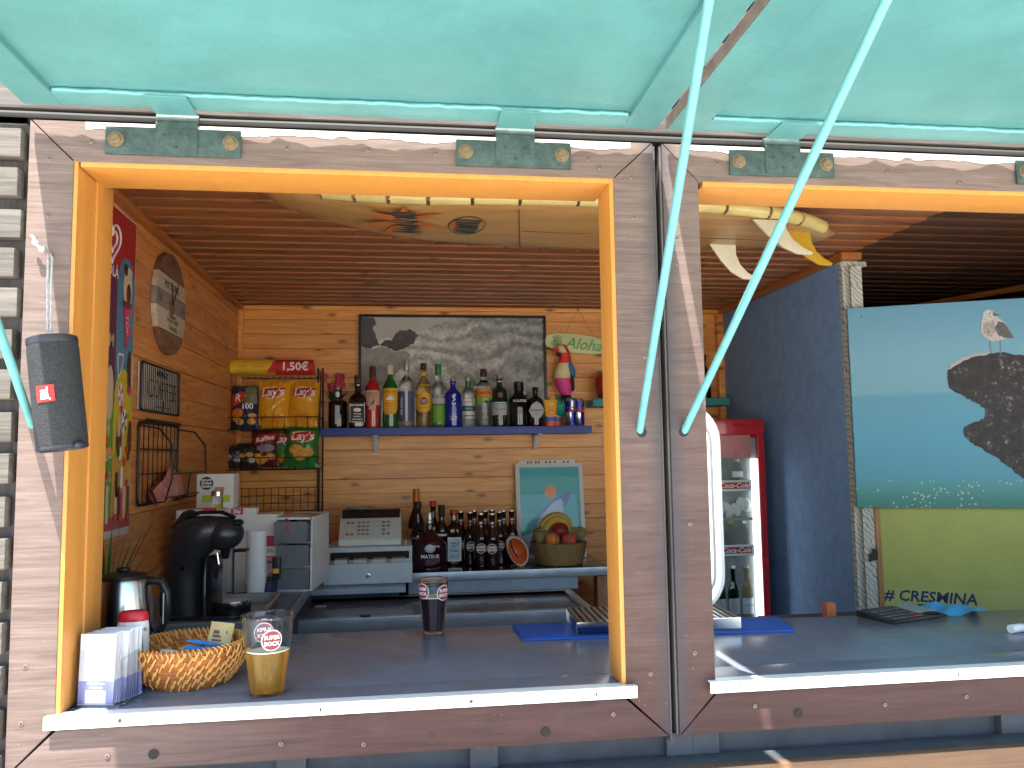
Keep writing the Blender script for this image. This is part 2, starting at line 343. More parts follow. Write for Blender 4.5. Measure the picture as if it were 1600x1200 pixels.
# slatted cladding, left of the hatches and above them
clad=MB().box(-2.6,-.5985,.03,.06,.02,2.95).build('cladding',M('grey_backing',(.20,.19,.175),.9,var=.3),K)
SL=MB().box(0,2.004,-.012,.012,-.0225,.0225).mesh('board',slat_wood,.0035)
SU=MB().box(0,5.9,-.012,.012,-.0225,.0225).mesh('board',slat_wood,.0035)
for i in range(32):
    z=2.039-.0625*i
    link('board',SL,clad,(-2.5925+random.uniform(-.004,.003),.0035+random.uniform(-.003,.003),z+random.uniform(-.0015,.0015)),(random.uniform(-.03,.03),random.uniform(-.0012,.0012),0))
MB().box(-.640,-.584,.018,.029,.3,2.08).build('batten',edge_wood,clad)
upc=MB().box(-2.6,3.3,.03,.0615,FT+.004,2.95).build('upper_cladding',black_gap,K)
for i in range(13):
    link('board',SU,upc,(-2.59+random.uniform(-.01,.01),.015+random.uniform(-.002,.002),2.125+.0625*i))
# rod along the hinge line
MB().tube([(-.9+.2*i,.004,2.0918+.0007*math.sin(i*1.7)) for i in range(14)],.0052,8).build('hinge_rod',rod_m,K)
# teal shutters, propped up level
def shutter(x0,x1,ix0,ix1,yin,label,dz=0):
    zb=2.0985+dz; t=.021
    YH=-.0215
    def edge(a,b,n): return [(a+(b-a)*i/n, YH+random.uniform(-.0022,.0022)+.0012*math.sin(i*.9)) for i in range(n+1)]
    p=MB().pxy([(x0+.002,-1.0),(x1-.002,-1.0)]+list(reversed(edge(x0+.002,x1-.002,60))),zb+.0085,zb+t).build('shutter',[teal],K); p['label']=label
    e=.0007
    MB().box(ix0-.001,ix1+.001,yin,YH,zb,zb+.0095).build('shutter_rail',teal,p,.003)
    MB().box(ix0-.001,ix1+.001,-1.0,-.93,zb,zb+.0095).build('shutter_rail',teal,p,.003)
    MB().box(x0,ix0,-1.0,YH,zb-e,zb+.0095).build('shutter_stile',teal,p,.003)
    MB().box(ix1,x1,-1.0,YH,zb-e,zb+.0095).build('shutter_stile',teal,p,.003)
    MB().box(x0-.0008,x0+.0012,-1.0,YH,zb+.001,zb+t).build('ply_edge',ply,p); MB().box(x1-.0012,x1+.0008,-1.0,YH,zb+.001,zb+t).build('ply_edge',ply,p)
    # brush-laid paint bead along the inner edge of the hinge rail
    pts=[(ix0+.004+(ix1-ix0-.008)*i/60, yin-.002+random.uniform(-.0012,.0012), zb+.0035+random.uniform(-.001,.001)) for i in range(61)]
    MB().tube(pts,.0035,6).build('paint_bead',teal_edge,p)
    return p
S1=shutter(-.582,.424,-.526,.366,-.066,'left teal shutter board propped open above the hatch')
S2=shutter(.4435,1.449,.505,1.39,-.064,'right teal shutter board propped open above the hatch')
S3=shutter(1.4655,2.471,1.527,2.412,-.064,'third teal shutter board of an added unseen hatch that lets in light')
# hinges
def hinge(x0,x1,xa,xb,S,zt=2.0745):
    zb=zt-.045; xm=(xa+xb)/2
    h=MB().box(x0,x1,-.0055,-.0008,zb,zt)
    h=h.build('hinge',hinge_m,K,.0012)
    MB().box(xa,xb,-.0075,-.0056,zb+.003,zt+.010).build('knuckle_leaf',hinge_m,h,.0008)
    MB().tube([(xa,.004,2.0918),(xb,.004,2.0918)],.0085,12).build('knuckle',hinge_m,h)
    MB().box(xa+.001,xb-.001,-.074,-.008,2.0952,2.0975).build('strap',teal,h,.0008)
    for x in (x0+.016,x1-.016):
        b=MB().lathe([(.0125,0),(.0125,.0016),(.0085,.0022),(.0085,.0050),(.0065,.0068),(0,.0072)],seg=18).build('bolt',rust,h,loc=(x,-.0056,zt-.0215),rot=(math.pi/2,0,0))
    for dx,dz in ((-.018,-.012),(.018,-.012),(0,-.031)):
        MB().lathe([(.0026,0),(.0022,.0012),(0,.0014)],seg=8).build('rivet',rod_m,h,loc=(xm+dx,-.0077,zt+dz),rot=(math.pi/2,0,0))
hinge(-.468,-.262,-.393,-.328,S1); hinge(.084,.279,.151,.217,S1); hinge(.561,.755,.626,.692,S2); hinge(1.112,1.306,1.177,1.243,S2)
# room: outer shell
shell=M('shell_dark',(.05,.04,.035),.9)
MB().box(-.86,3.36,.06,2.72,2.93,2.97).build('roof',shell,K)
MB().box(-.86,3.36,2.68,2.72,.02,2.93).build('outer_wall',shell,K)
MB().box(-.86,-.82,.086,2.68,.02,2.93).build('outer_wall',shell,K)
MB().box(3.32,3.36,.086,2.68,.02,2.93).build('outer_wall',shell,K)
floor=M('floor_boards',(.22,.16,.11),.7,var=.3,bump=.3)
MB().box(-.82,3.32,.0865,2.68,.01,.06).build('floor',floor,K)
# planked back wall, side wall and ceiling
bw=MB().box(-.82,3.3,2.614,2.66,.06,2.29).build('back_wall',trim_wood,K)
PB=MB().box(0,2.418,0,.012,0,.0687).mesh('plank',pine,.0014,bseg=1)
for i in range(30): link('plank',PB,bw,(-.787,2.6012,.19+.0695*i+random.uniform(-.0006,.0006)))
swl=MB().box(-.815,-.7985,.0865,2.66,.06,2.29).build('side_wall',trim_wood,K)
PS=MB().box(0,.012,0,2.512,0,.0915).mesh('plank',pine_y,.0014,bseg=1)
for i in range(23): link('plank',PS,swl,(-.7975,.087,.19+.0925*i+random.uniform(-.0006,.0006)))
ce=MB().box(-.82,3.3,.0865,2.66,2.286,2.31).build('ceiling',trim_wood,K)
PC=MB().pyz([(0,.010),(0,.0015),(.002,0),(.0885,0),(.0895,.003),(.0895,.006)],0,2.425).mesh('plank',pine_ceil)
shaded_ceil = WOOD('shaded_ceiling_wood','#44281a','#664028',0,.6,knots=.5,across=1,bump=.15)  # same ceiling boards, colour darkened to paint in the right bay's shade
PD=MB().pyz([(0,.010),(0,.0015),(.002,0),(.0885,0),(.0895,.003),(.0895,.006)],0,1.63).mesh('plank',shaded_ceil)
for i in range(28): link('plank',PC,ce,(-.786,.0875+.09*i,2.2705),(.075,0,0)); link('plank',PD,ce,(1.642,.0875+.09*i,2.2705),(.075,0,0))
MB().box(-.785,-.762,.0875,2.6,2.250,2.2715).build('corner_trim',trim_wood,K,.003)
MB().box(-.785,-.763,2.578,2.6005,.2,2.2495).build('corner_trim',pine,K,.003)
MB().box(-.7615,1.60,2.58,2.6005,2.252,2.2715).build('corner_trim',pine,K,.003)
# blue partition and the dark room beyond it
bl=MB().box(1.605,1.66,1.462,2.60,.06,2.245).build('partition_wall',blue_paint,K,.001)
MB().box(1.585,1.665,1.40,2.6,2.2455,2.2715).build('partition_trim',trim_wood,K,.003)
MB().box(1.572,1.604,2.56,2.6005,.2,2.2445).build('corner_trim',pine,K,.003)
def leafpaper():
    m,nt,b=_base('leaf_wallpaper'); L=nt.links.new
    tc=N(nt,'TexCoord'); mp=N(nt,'Mapping'); mp.inputs['Rotation'].default_value=(0,.7,0); L(tc.outputs['Object'],mp.inputs[0])
    wv=N(nt,'TexWave',Scale=22.0,Distortion=9.0,Detail=2.0); L(mp.outputs[0],wv.inputs['Vector'])
    r=N(nt,'ValToRGB'); r.color_ramp.elements[0].position=.0; r.color_ramp.elements[1].position=.28
    r.color_ramp.elements[0].color=(.22,.26,.22,1); r.color_ramp.elements[1].color=(.58,.58,.50,1)
    L(wv.outputs[0],r.inputs[0]); L(r.outputs[0],b.inputs['Base Color']); b.inputs['Roughness'].default_value=.8
    return m
LP=leafpaper()
MB().box(1.6055,1.682,1.438,1.4612,.06,2.225).build('partition_end',LP,K,.001)
MB().box(1.598,1.70,1.43,1.462,2.2255,2.2445).build('end_cap',LP,K,.003)
darkpaint=M('dark_room_paint',(.03,.028,.03),.85)
MB().box(1.6655,3.31,2.598,2.612,.06,2.27).build('dark_room_wall',darkpaint,K)
MB().box(3.300,3.3190,.0875,2.5975,.06,2.27).build('dark_room_wall',darkpaint,K)
MB().tube([(2.0,2.58,2.18),(3.0,1.2,2.255)],.014,6).build('ceiling_batten',trim_wood,K)
# ------------------------------------------------------------------ prop poles
PG='teal poles propping the shutters'
for nm,a,b in (('thin teal prop pole standing in the post right of the left hatch',(.388,.004,1.584),(.3275,-.545,2.097)),
               ('thin teal prop pole leaning outward from the left post of the right hatch',(.465,.004,1.583),(.534,-.58,2.097)),
               ('thin teal prop pole behind the hanging speaker at far left',(-.563,.004,1.603),(-.505,-.56,2.097))):
    A=Vector(a); B=Vector(b); d=(B-A).normalized(); s=d.cross(Vector((1,0,0))).normalized()*.0002
    pts=[A+(B-A)*i/10 for i in range(11)]
    o=MB().tube(pts,.0062,10).build('prop_pole',teal_edge); tag(o,nm,'pole',PG)
    if nm.startswith('thin teal prop pole leaning'): pass
# ------------------------------------------------------------------ front counter
CT=1.172
C1=thing('bar_counter','dark grey laminate serving counter with white metal front edge','counter',(0,0,0))
MB().pxy([(-.784,.087),(1.60,.087),(1.60,.432),(.85,.455),(.3,.495),(-.784,.512)],CT-.036,CT).build('worktop',counter_m,C1,.002)
MB().box(-.512,.350,.004,.0868,CT-.018,CT).build('worktop',counter_m,C1,.001); MB().box(.506,1.376,.004,.0868,CT-.018,CT).build('worktop',counter_m,C1,.001)
for x0,x1,sc_ in ((-.5265,.368,(-.42,-.13,.10,.30)),(.4905,1.39,(.54,.93,1.25))):
    e=MB().pyz([(-.0115,1.157),(-.0100,1.157),(-.0100,1.1738),(.012,1.1738),(.012,1.1755),(-.0115,1.1755)],x0,x1).build('edge_strip',white_metal,C1,.0004)
    for x in sc_: link('screw',SCREW,e,(x,-.0116,1.1655),(math.pi/2,0,random.random()),(.75,.75,.75))
MB().box(-.784,1.55,.40,.43,.06,CT-.038).build('counter_front',slate,C1)
# ------------------------------------------------------------------ counters and freezer inside
lc=thing('side_counter','dark side counter along the left wall under the coffee machine','counter',(-.56,1.27,.06))
MB().box(-.224,.22,-.765,.80,1.01,1.04).build('worktop',counter_m,lc,.002); MB().box(.2205,.226,-.765,.80,1.008,1.0405).build('edge_strip',alu,lc,.001)
MB().box(-.22,.20,-.76,.79,0,1.009).build('cabinet',slate,lc)
gloss_top=M('glossy_black_top',(.03,.032,.036),.07,var=.1)
pale_blue=M('pale_blue_board',(.33,.42,.50),.5,var=.1)
bc=thing('back_counter','glossy black back counter with pale blue edge carrying bottles and fruit','counter',(.44,2.38,.06))
MB().box(-.436,.445,-.22,.219,.962,.995).build('worktop',gloss_top,bc,.001)
MB().box(-.436,.447,-.2245,-.2205,.960,.9955).build('edge_strip',alu,bc,.0005)
MB().box(-.43,.30,-.200,-.185,.905,.9595).build('apron',pale_blue,bc)
MB().box(.39,.47,-.19,-.11,0,.961).build('leg',post_wood,bc,.003); MB().box(.475,.56,-.12,.0,0,.90).build('leg',post_wood,bc,.003); MB().box(-.436,-.40,-.15,.2,0,.961).build('leg',slate,bc)
rs=thing('till_shelf','pale blue shelf board under the cash register','shelf',(-.25,2.27,.06))
MB().box(-.27,.248,-.38,.33,.962,.985).build('board',pale_blue,rs,.002); MB().box(-.25,.22,-.30,.32,0,.961).build('support',slate,rs)
fz=thing('chest_freezer','low chest freezer with dark grey lid and aluminium rim behind the counter','freezer',(.105,1.82,.06))
MB().box(-.55,.545,-.29,.105,0,.90).build('body',pale_blue,fz,.006)
lidm=M('freezer_lid',(.14,.17,.215),.22,var=.10)
MB().box(-.52,.52,-.265,.085,.9005,.935).build('lid',lidm,fz,.003)
rim=MB().box(-.55,.55,-.300,-.2655,.9005,.944).box(-.55,.55,.0855,.11,.9005,.944).box(.5205,.55,-.2655,.0855,.9005,.944).box(-.55,-.5205,-.2655,.0855,.9005,.944)
rim.build('lid_rim',alu,fz,.002)
MB().box(-.26,-.225,-.3005,-.262,.9445,.951).build('hinge_cover',black_m,fz,.002)
MB().box(.30,.35,-.05,-.03,.9352,.9362).build('sticker',white_m,fz); MB().box(-.44,-.40,-.02,0,.9352,.9362).build('sticker',white_m,fz)
# ------------------------------------------------------------------ bottles
GL={}
def glass(name,col,rough=.03,ior=1.36):
    return M('glass_'+name,col,rough,trans=1,ior=ior,var=0)
g_clear=glass('clear',(.93,.95,.94)); g_green=glass('green',(.03,.30,.06)); g_dgreen=glass('dark_green',(.02,.10,.03)); g_amber=glass('amber',(.85,.62,.30)); g_blue=glass('blue',(.015,.03,.55)); g_brown=glass('brown',(.07,.022,.008)); g_red=glass('red',(.65,.02,.015))
d_black=M('black_glass',(.008,.008,.009),.06,var=0,coat=.5); d_brown=M('brown_glass',(.022,.007,.004),.06,var=0,coat=.5); d_wine=M('wine_glass',(.03,.004,.008),.06,var=0,coat=.5)
d_green=M('green_glass',(.008,.11,.02),.07,var=0,coat=.6); d_dgreen=M('deep_green_glass',(.006,.025,.010),.06,var=0,coat=.5); d_blue=M('blue_glass',(.010,.018,.30),.08,var=0,coat=.6); d_red=M('red_glass',(.42,.02,.012),.09,var=0,coat=.6)
cap_s=M('silver_cap',(.62,.60,.56),.3,metal=.8,var=.05); cap_w=M('cream_cap',(.70,.64,.50),.5,var=.05); cap_b=M('brown_cap',(.10,.035,.02),.4,var=.1); cap_g=M('green_cap',(.03,.22,.08),.4,var=.05); cap_r=M('red_cap',(.60,.04,.02),.45,var=.05); cap_o=M('orange_foil',(.55,.16,.04),.4,metal=.3,var=.1); cap_p=M('plum_cap',(.06,.02,.035),.4,var=.1)
lab_y=M('yellow_label',(.80,.42,.03),.6,var=.05); lab_pk=M('pink_label',(.62,.36,.28),.6,var=.05); lab_w=M('white_label',(.75,.75,.72),.6,var=.03); lab_g=M('grey_label',(.45,.46,.46),.6,var=.05); lab_pur=M('violet_label',(.09,.09,.20),.5,var=.1); lab_gr=M('green_label',(.16,.42,.05),.55,var=.1); lab_dg=M('teal_green_label',(.03,.16,.11),.5,var=.05); lab_or=M('orange_label',(.80,.25,.03),.6,var=.05); lab_blk=M('black_label',(.012,.012,.012),.5,var=.05); lab_bl=M('blue_label',(.08,.16,.55),.5,var=.05); lab_lb=M('pale_label',(.55,.62,.70),.5,var=.03); gold=M('gold_ink',(.60,.38,.10),.4,metal=.3,var=.05); lab_mar=M('maroon_label',(.20,.02,.035),.5,var=.05)
def patch(R,z0,z1,a,mat,par,name='label_paper',shape=None,n=14,off=.0006,ac=0,sy=1):
    """label wrapped on a round bottle; shape(t)->(zlow,zhigh) with t in -1..1"""
    vs=[];fs=[]
    for i in range(n+1):
        t=-1+2*i/n; g=math.radians(ac+a*t); lo,hi=(z0,z1) if not shape else shape(t)
        r=R+off
        vs+= [(r*math.sin(g),-r*math.cos(g)*sy,lo),(r*math.sin(g),-r*math.cos(g)*sy,hi)]
        if i: k=2*i; fs.append((k-2,k,k+1,k-1))
    return MB().add(vs,fs).build(name,mat,par)
def ellshape(zc,h): return lambda t:(zc-h*math.sqrt(max(0,1-t*t*.999)),zc+h*math.sqrt(max(0,1-t*t*.999)))
def bottle(label,loc,H,R,s0,s1,rn,gm,cap=None,caph=.03,capr=None,sq=0,sx=1,sy=1,rz=0,foot=None,bulge=0,group=None,name='bottle',seg=28,capname='cap'):
    t=thing(name,label,'bottle',loc,rz,group)
    pr=[(0,.004),(R*.80,0),(R*.96,.002),(foot or R,.010)]
    if bulge: pr+=[(R*(1+bulge),s0*.5)]
    pr+=[(R,s0)]
    for k in range(1,8):
        u=k/8; e=math.cos(u*math.pi/2); pr.append((rn+(R-rn)*(e if sq else (.5+.5*math.cos(u*math.pi))*.55+e*.45), s0+(s1-s0)*u))
    hb=H-(caph*.55 if cap else 0)
    pr+=[(rn,s1),(rn*.95,(s1+hb)/2),(rn*.98,hb-.012),(rn*1.12,hb-.010),(rn*1.12,hb-.003),(rn,hb),(0,hb)]
    MB().lathe(pr,seg=seg,sq=sq,sx=sx,sy=sy).build('glass_body',gm,t,ang=60)
    if cap:
        c=capr or rn*1.18
        MB().lathe([(0,H-caph),(c,H-caph),(c,H-.002),(c*.93,H),(0,H)],seg=18).build(capname,cap,t)
    return t
SH=1.6792; SY=2.495; BG='spirit bottles on the blue shelf'
def flat(par,x0,x1,y,z0,z1,mat,name='label_paper'): return MB().box(x0,x1,y-.0006,y,z0,z1).build(name,mat,par)
b=bottle('squat black spirit bottle with clear neck, leftmost on the blue shelf',(-.314,SY,SH),.194,.042,.118,.142,.014,d_black,cap_s,.022,.014,group=BG)
patch(.042,.02,.105,14,lab_g,b,ac=2); patch(.0142,.145,.17,40,lab_w,b)
b=bottle('square black whiskey bottle with black and white label and brown neck',(-.222,SY,SH),.247,.040,.128,.165,.0135,d_brown,cap_b,.035,sq=5,group=BG)
flat(b,-.036,.036,-.0405,.025,.118,lab_blk); flat(b,-.034,-.032,-.0412,.027,.116,wink,'label_line'); flat(b,.032,.034,-.0412,.027,.116,wink,'label_line')
text(b,'JACK DANIEL\'S',.0105,wink,(0,-.0414,.106),sx=.9,bold=.0004); MB().pxz(circ((0,.084),.017,18,.009),-.0414,-.0411).build('label_line',wink,b); text(b,'No.7',.009,ink,(0,-.0417,.084))
for i,s in enumerate(('Tennessee','WHISKEY','SOUR MASH')): text(b,s,.0085,wink,(0,-.0414,.066-.013*i),bold=.0002)
flat(b,-.026,.026,-.0413,.027,.030,wink,'label_line')
b=bottle('red whisky bottle with pink label showing a bird',(-.154,SY-.002,SH),.290,.0345,.178,.232,.0125,d_red,cap_b,.055,group=BG)
patch(.0345,.105,.175,75,lab_pk,b); patch(.0345,.085,.1045,28,lab_pk,b); text(b,'FAMOUS',.013,ink,(0,0,.160),wrap=.0355); text(b,'GROUSE',.011,ink,(0,0,.148),wrap=.0355)
bird=MB().pxz([(-.012,.108),(-.004,.116),(.004,.128),(.006,.141),(.010,.143),(.008,.135),(.010,.122),(.006,.112),(.001,.108)],-.0359,-.0356).build('bird_print',lab_mar,b)
b=bottle('green whisky bottle with yellow label of a sailing ship',(-.072,SY,SH),.296,.0355,.185,.24,.0125,d_green,cap_w,.045,group=BG)
patch(.0355,.06,.185,70,lab_y,b,shape=lambda t:(.062+.03*t*t*t*t,.185)); text(b,'CUTTY SARK',.0115,ink,(0,0,.168),wrap=.0365,sx=.95)
MB().pxz([(-.016,.130),(.016,.130),(.020,.137),(.012,.137),(.006,.152),(0,.140),(-.004,.156),(-.010,.139),(-.021,.136)],-.0369,-.0366).build('ship_print',wink,b)
text(b,'BLENDED SCOTS',.007,ink,(0,0,.112),wrap=.0365); text(b,'WHISKY',.007,ink,(0,0,.100),wrap=.0365)
b=bottle('tall clear vodka bottle with violet label and silver top',(.003,SY+.002,SH),.319,.0375,.198,.245,.0115,g_clear,cap_s,.05,.0135,group=BG)
patch(.0375,.03,.170,85,lab_pur,b); text(b,'FINLANDIA',.016,wink,(-.021,-.0335,.1),rot=math.pi/2); patch(.0375,.03,.170,9,lab_lb,b,off=.001)
b=bottle('clear golden rum bottle with round yellow label and red emblem',(.083,SY,SH),.305,.035,.178,.238,.0125,g_amber,cap_b,.03,group=BG)
patch(.035,.07,.165,72,lab_y,b,shape=lambda t:(.115-.045*math.sqrt(1-.8*t*t),.115+.05*math.sqrt(1-.6*t*t))); MB().pxz(circ((0,.124),.018,18),-.0365,-.0361).build('emblem',lab_mar,b)
text(b,'Havana',.010,wink,(0,-.0368,.128)); text(b,'Club',.010,wink,(0,-.0368,.118)); patch(.0128,.245,.262,180,lab_y,b,n=20); patch(.030,.196,.202,60,lab_y,b)
text(b,'3 AÑOS',.008,ink,(0,0,.092),wrap=.036)
b=bottle('slim clear bottle with lime green label and green cap',(.153,SY+.004,SH),.301,.0315,.178,.222,.0125,g_clear,cap_g,.052,group=BG)
patch(.0315,.02,.105,75,lab_gr,b); patch(.0315,.11,.14,75,lab_g,b); patch(.0315,.145,.153,75,lab_g,b)
b=bottle('cobalt blue gin bottle with white sail figure',(.222,SY,SH),.235,.0400,.150,.190,.0135,d_blue,cap_s,.028,.0135,group=BG)
MB().pxz([(-.006,.150),(.006,.158),(.012,.150),(.006,.142),(.011,.128),(.002,.122),(-.005,.114),(.003,.112),(.009,.118),(.012,.110),(.003,.100),(-.009,.108),(-.004,.124),(.001,.132),(-.006,.140)],-.0414,-.0410).build('figure_print',lab_lb,b); patch(.040,.046,.050,24,lab_lb,b,'label_line'); patch(.040,.036,.039,24,lab_lb,b,'label_line')
b=bottle('faceted clear tequila bottle with white and green label',(.294,SY,SH),.241,.032,.150,.190,.0125,g_clear,cap_s,.022,sq=3.2,group=BG)
patch(.0325,.04,.135,62,lab_w,b,off=.0012); patch(.0325,.075,.100,62,lab_dg,b,off=.002); patch(.0128,.193,.22,180,cap_g,b,n=20); text(b,'OLMECA',.010,ink,(0,0,.117),wrap=.0352); text(b,'TEQUILA',.009,wink,(0,0,.087),wrap=.0355); flat(b,-.026,.026,-.0352,.050,.055,lab_dg,'label_line')
b=bottle('clear gin bottle with orange label and plum cap',(.368,SY,SH),.278,.039,.190,.226,.0145,g_clear,cap_p,.036,.0155,group=BG)
patch(.039,.142,.178,80,lab_or,b); patch(.039,.105,.1415,80,lab_gr,b,shape=lambda t:(.105+.015*(t+1),.1415)); text(b,"GORDON'S",.0155,ink,(0,0,.160),wrap=.040,bold=.0003); MB().pxz(arcpts((.006,.12),.014,0,340,18)+list(reversed(arcpts((.006,.12),.012,0,340,18))),-.0405,-.0402).build('emblem',wink,b)
b=bottle('dark green gin bottle with pale band label and red seal',(.444,SY,SH),.252,.036,.168,.196,.0145,d_dgreen,cap_s,.038,.0145,group=BG)
patch(.036,.055,.110,85,lab_g,b); patch(.036,.112,.117,85,lab_lb,b); MB().pxz(circ((0,.150),.013,14),-.0372,-.0365).build('seal',lab_mar,b); text(b,'Tanqueray',.013,ink,(0,0,.084),wrap=.037,shear=.3); text(b,'LONDON DRY GIN',.006,lab_g,(0,0,.042),wrap=.037)
b=bottle('broad black gin bottle with square cap and white name',(.537,SY,SH),.216,.0445,.125,.162,.0225,d_black,black_m,.042,.0235,group=BG)
text(b,'BULLDOG',.0155,wink,(0,0,.122),wrap=.0455,bold=.0004)
b=bottle('short black gin bottle with pale diamond label',(.617,SY,SH),.189,.037,.125,.148,.013,d_black,black_m,.03,.0145,group=BG)
MB().pxz([(-.038,.075),(-.022,.105),(0,.120),(.022,.105),(.038,.075),(.022,.045),(0,.030),(-.022,.045)],-.0383,-.0378).build('label_paper',lab_g,b); text(b,"HENDRICK'S",.0125,ink,(0,-.0386,.076),sx=.95,bold=.0002); text(b,'GIN',.008,ink,(0,-.0386,.060))
b=bottle('small clear bottle half hidden behind the tequila and gin bottles',(.338,2.555,SH),.20,.03,.13,.17,.012,g_clear,cap_w,.02,group=BG)
b=bottle('dark bottle almost hidden between the two black gin bottles',(.572,2.553,SH),.178,.026,.12,.15,.012,d_black,cap_s,.02,group=BG)
# ------------------------------------------------------------------ the blue shelf with brackets
sh=thing('bottle_shelf','long blue wall shelf holding the spirit bottles','shelf',(.245,2.50,1.644))
MB().box(-.631,.630,-.08,.100,0,.035).build('board',shelf_blue,sh,.002)
for x in (-.385,.385):
    MB().pyz([(.099,-.0005),(.099,-.075),(.094,-.075),(.030,-.010),(-.05,-.006),(-.05,-.0005)],x-.011,x+.011).build('bracket',white_m,sh,.001)
# tubes and cans
sun_y=M('sun_tube_yellow',(.85,.42,.02),.4,var=.04); sun_b=M('sun_tube_blue',(.06,.12,.55),.4,var=.04); cap_or=M('sun_cap',(.85,.12,.02),.4,var=.04)
for i,(x,y,H,lb) in enumerate(((.687,2.47,.127,'front orange sunscreen tube with blue band and red cap'),(.728,2.535,.146,'rear orange sunscreen tube partly hidden by another tube'))):
    t=thing('sunscreen_tube',lb,'tube',(x,y,SH),0,'sunscreen tubes on the shelf')
    def ring(w,d,z,n=16): return [(w*math.cos(2*math.pi*k/n)*(1), d*math.sin(2*math.pi*k/n), z) for k in range(n)]
    secs=[(.026,.017,.024),(.027,.0165,.045),(.029,.012,H*.6),(.0315,.004,H-.012),(.033,.0015,H)]
    vs=[];fs=[];ms=[]
    for w_,d_,z_ in secs: vs+=ring(w_,d_,z_)
    mb=MB()
    for i2 in range(4):
        f=[(i2*16+k,i2*16+(k+1)%16,(i2+1)*16+(k+1)%16,(i2+1)*16+k) for k in range(16)]; fs+=f; ms+=[1 if i2==0 else 0]*16
    fs+=[tuple(range(15,-1,-1)),tuple(64+k for k in range(16))]; ms+=[0,0]
    mb.v=vs; mb.f=fs; mb.m=ms; mb.build('tube_body',[sun_y,sun_b],t)
    MB().lathe([(0,0),(.025,0),(.0255,.002),(.0255,.0238),(0,.0238)],seg=20,sy=.68).build('cap',cap_or,t)
    text(t,'Cien',.014,wink,(0,-.0105,H*.82),tilt=-.1,bold=.0003); MB().pxz(circ((0,H*.5),.012,16),-.0165,-.0152).build('emblem',cap_or,t); text(t,'30',.012,wink,(0,-.0168,H*.5))
canb=M('can_blue',(.02,.035,.32),.25,metal=.6,var=.04); cans_=M('can_silver',(.60,.62,.68),.2,metal=.9,var=.04)
for x,y,lb in ((.786,2.475,'front blue and silver energy drink can beside the sunscreen'),(.834,2.515,'blue and silver energy drink can at the shelf end')):
    t=thing('drink_can',lb,'can',(x,y,SH),random.uniform(-.2,.1),'energy drink cans')
    R_=.0262
    MB().lathe([(0,.004),(.019,0),(.0215,.001),(R_,.008),(R_,.122),(.0225,.130),(.0235,.1335),(.022,.1335),(.020,.131),(0,.131)],seg=24).build('can_body',cans_,t)
    patch(R_,.068,.121,46,canb,t,ac=-45); patch(R_,.009,.0675,46,canb,t,ac=47); patch(R_,.068,.121,42,cans_,t,ac=46,off=.0004)
    patch(R_,.062,.082,30,red_m,t,shape=ellshape(.072,.008),off=.0012); text(t,'Red Bull',.012,red_m,(0,0,.088),wrap=R_+.0016,bold=.0004)
# flowers in a vase
fl=thing('flower_vase','pink flowers in a small dark vase behind the first bottle','flowers',(-.325,2.553,SH))
leafm=M('leaf_green',(.03,.09,.025),.6,var=.3); pinkm=M('petal_pink',(.62,.07,.12),.6,var=.2)
MB().lathe([(0,0),(.02,0),(.026,.05),(.018,.11),(.022,.12),(.018,.12),(.014,.10),(0,.02)],seg=16).build('vase',g_clear,fl)
for i in range(9):
    a=random.uniform(0,6.28); r=random.uniform(.01,.055); h=random.uniform(.195,.255); c=(r*math.cos(a),r*math.sin(a)*.45,h)
    f=MB()
    for k in range(16):
        g=2.399*k; q=.004+.0012*k; zz=.012-.0008*k
        mt=Matrix.Rotation(g,3,'Z')@Matrix.Rotation(.4+.07*k,3,'Y'); f.ell(Vector(c)+mt@Vector((q*.6,0,zz)),(.010,.008,.002),6,4,0,mt)
    f.build('flower',pinkm,fl)
    MB().tube([(0,0,.09),(c[0]*.5,c[1]*.5,.16),c],.0016,5).build('stem',leafm,fl)
for i in range(14):
    a=random.uniform(0,6.28); r=.06; p0=Vector((0,0,.12)); p1=Vector((r*math.cos(a),.4*r*math.sin(a),random.uniform(.13,.21))); s=(p1-p0).cross(Vector((0,0,1))).normalized()*.012
    MB().add([p0,(p0+p1)/2+s,p1,(p0+p1)/2-s,(p0+p1)/2+Vector((0,0,.006))],[(0,1,4),(1,2,4),(2,3,4),(3,0,4)]).build('leaf',leafm,fl)
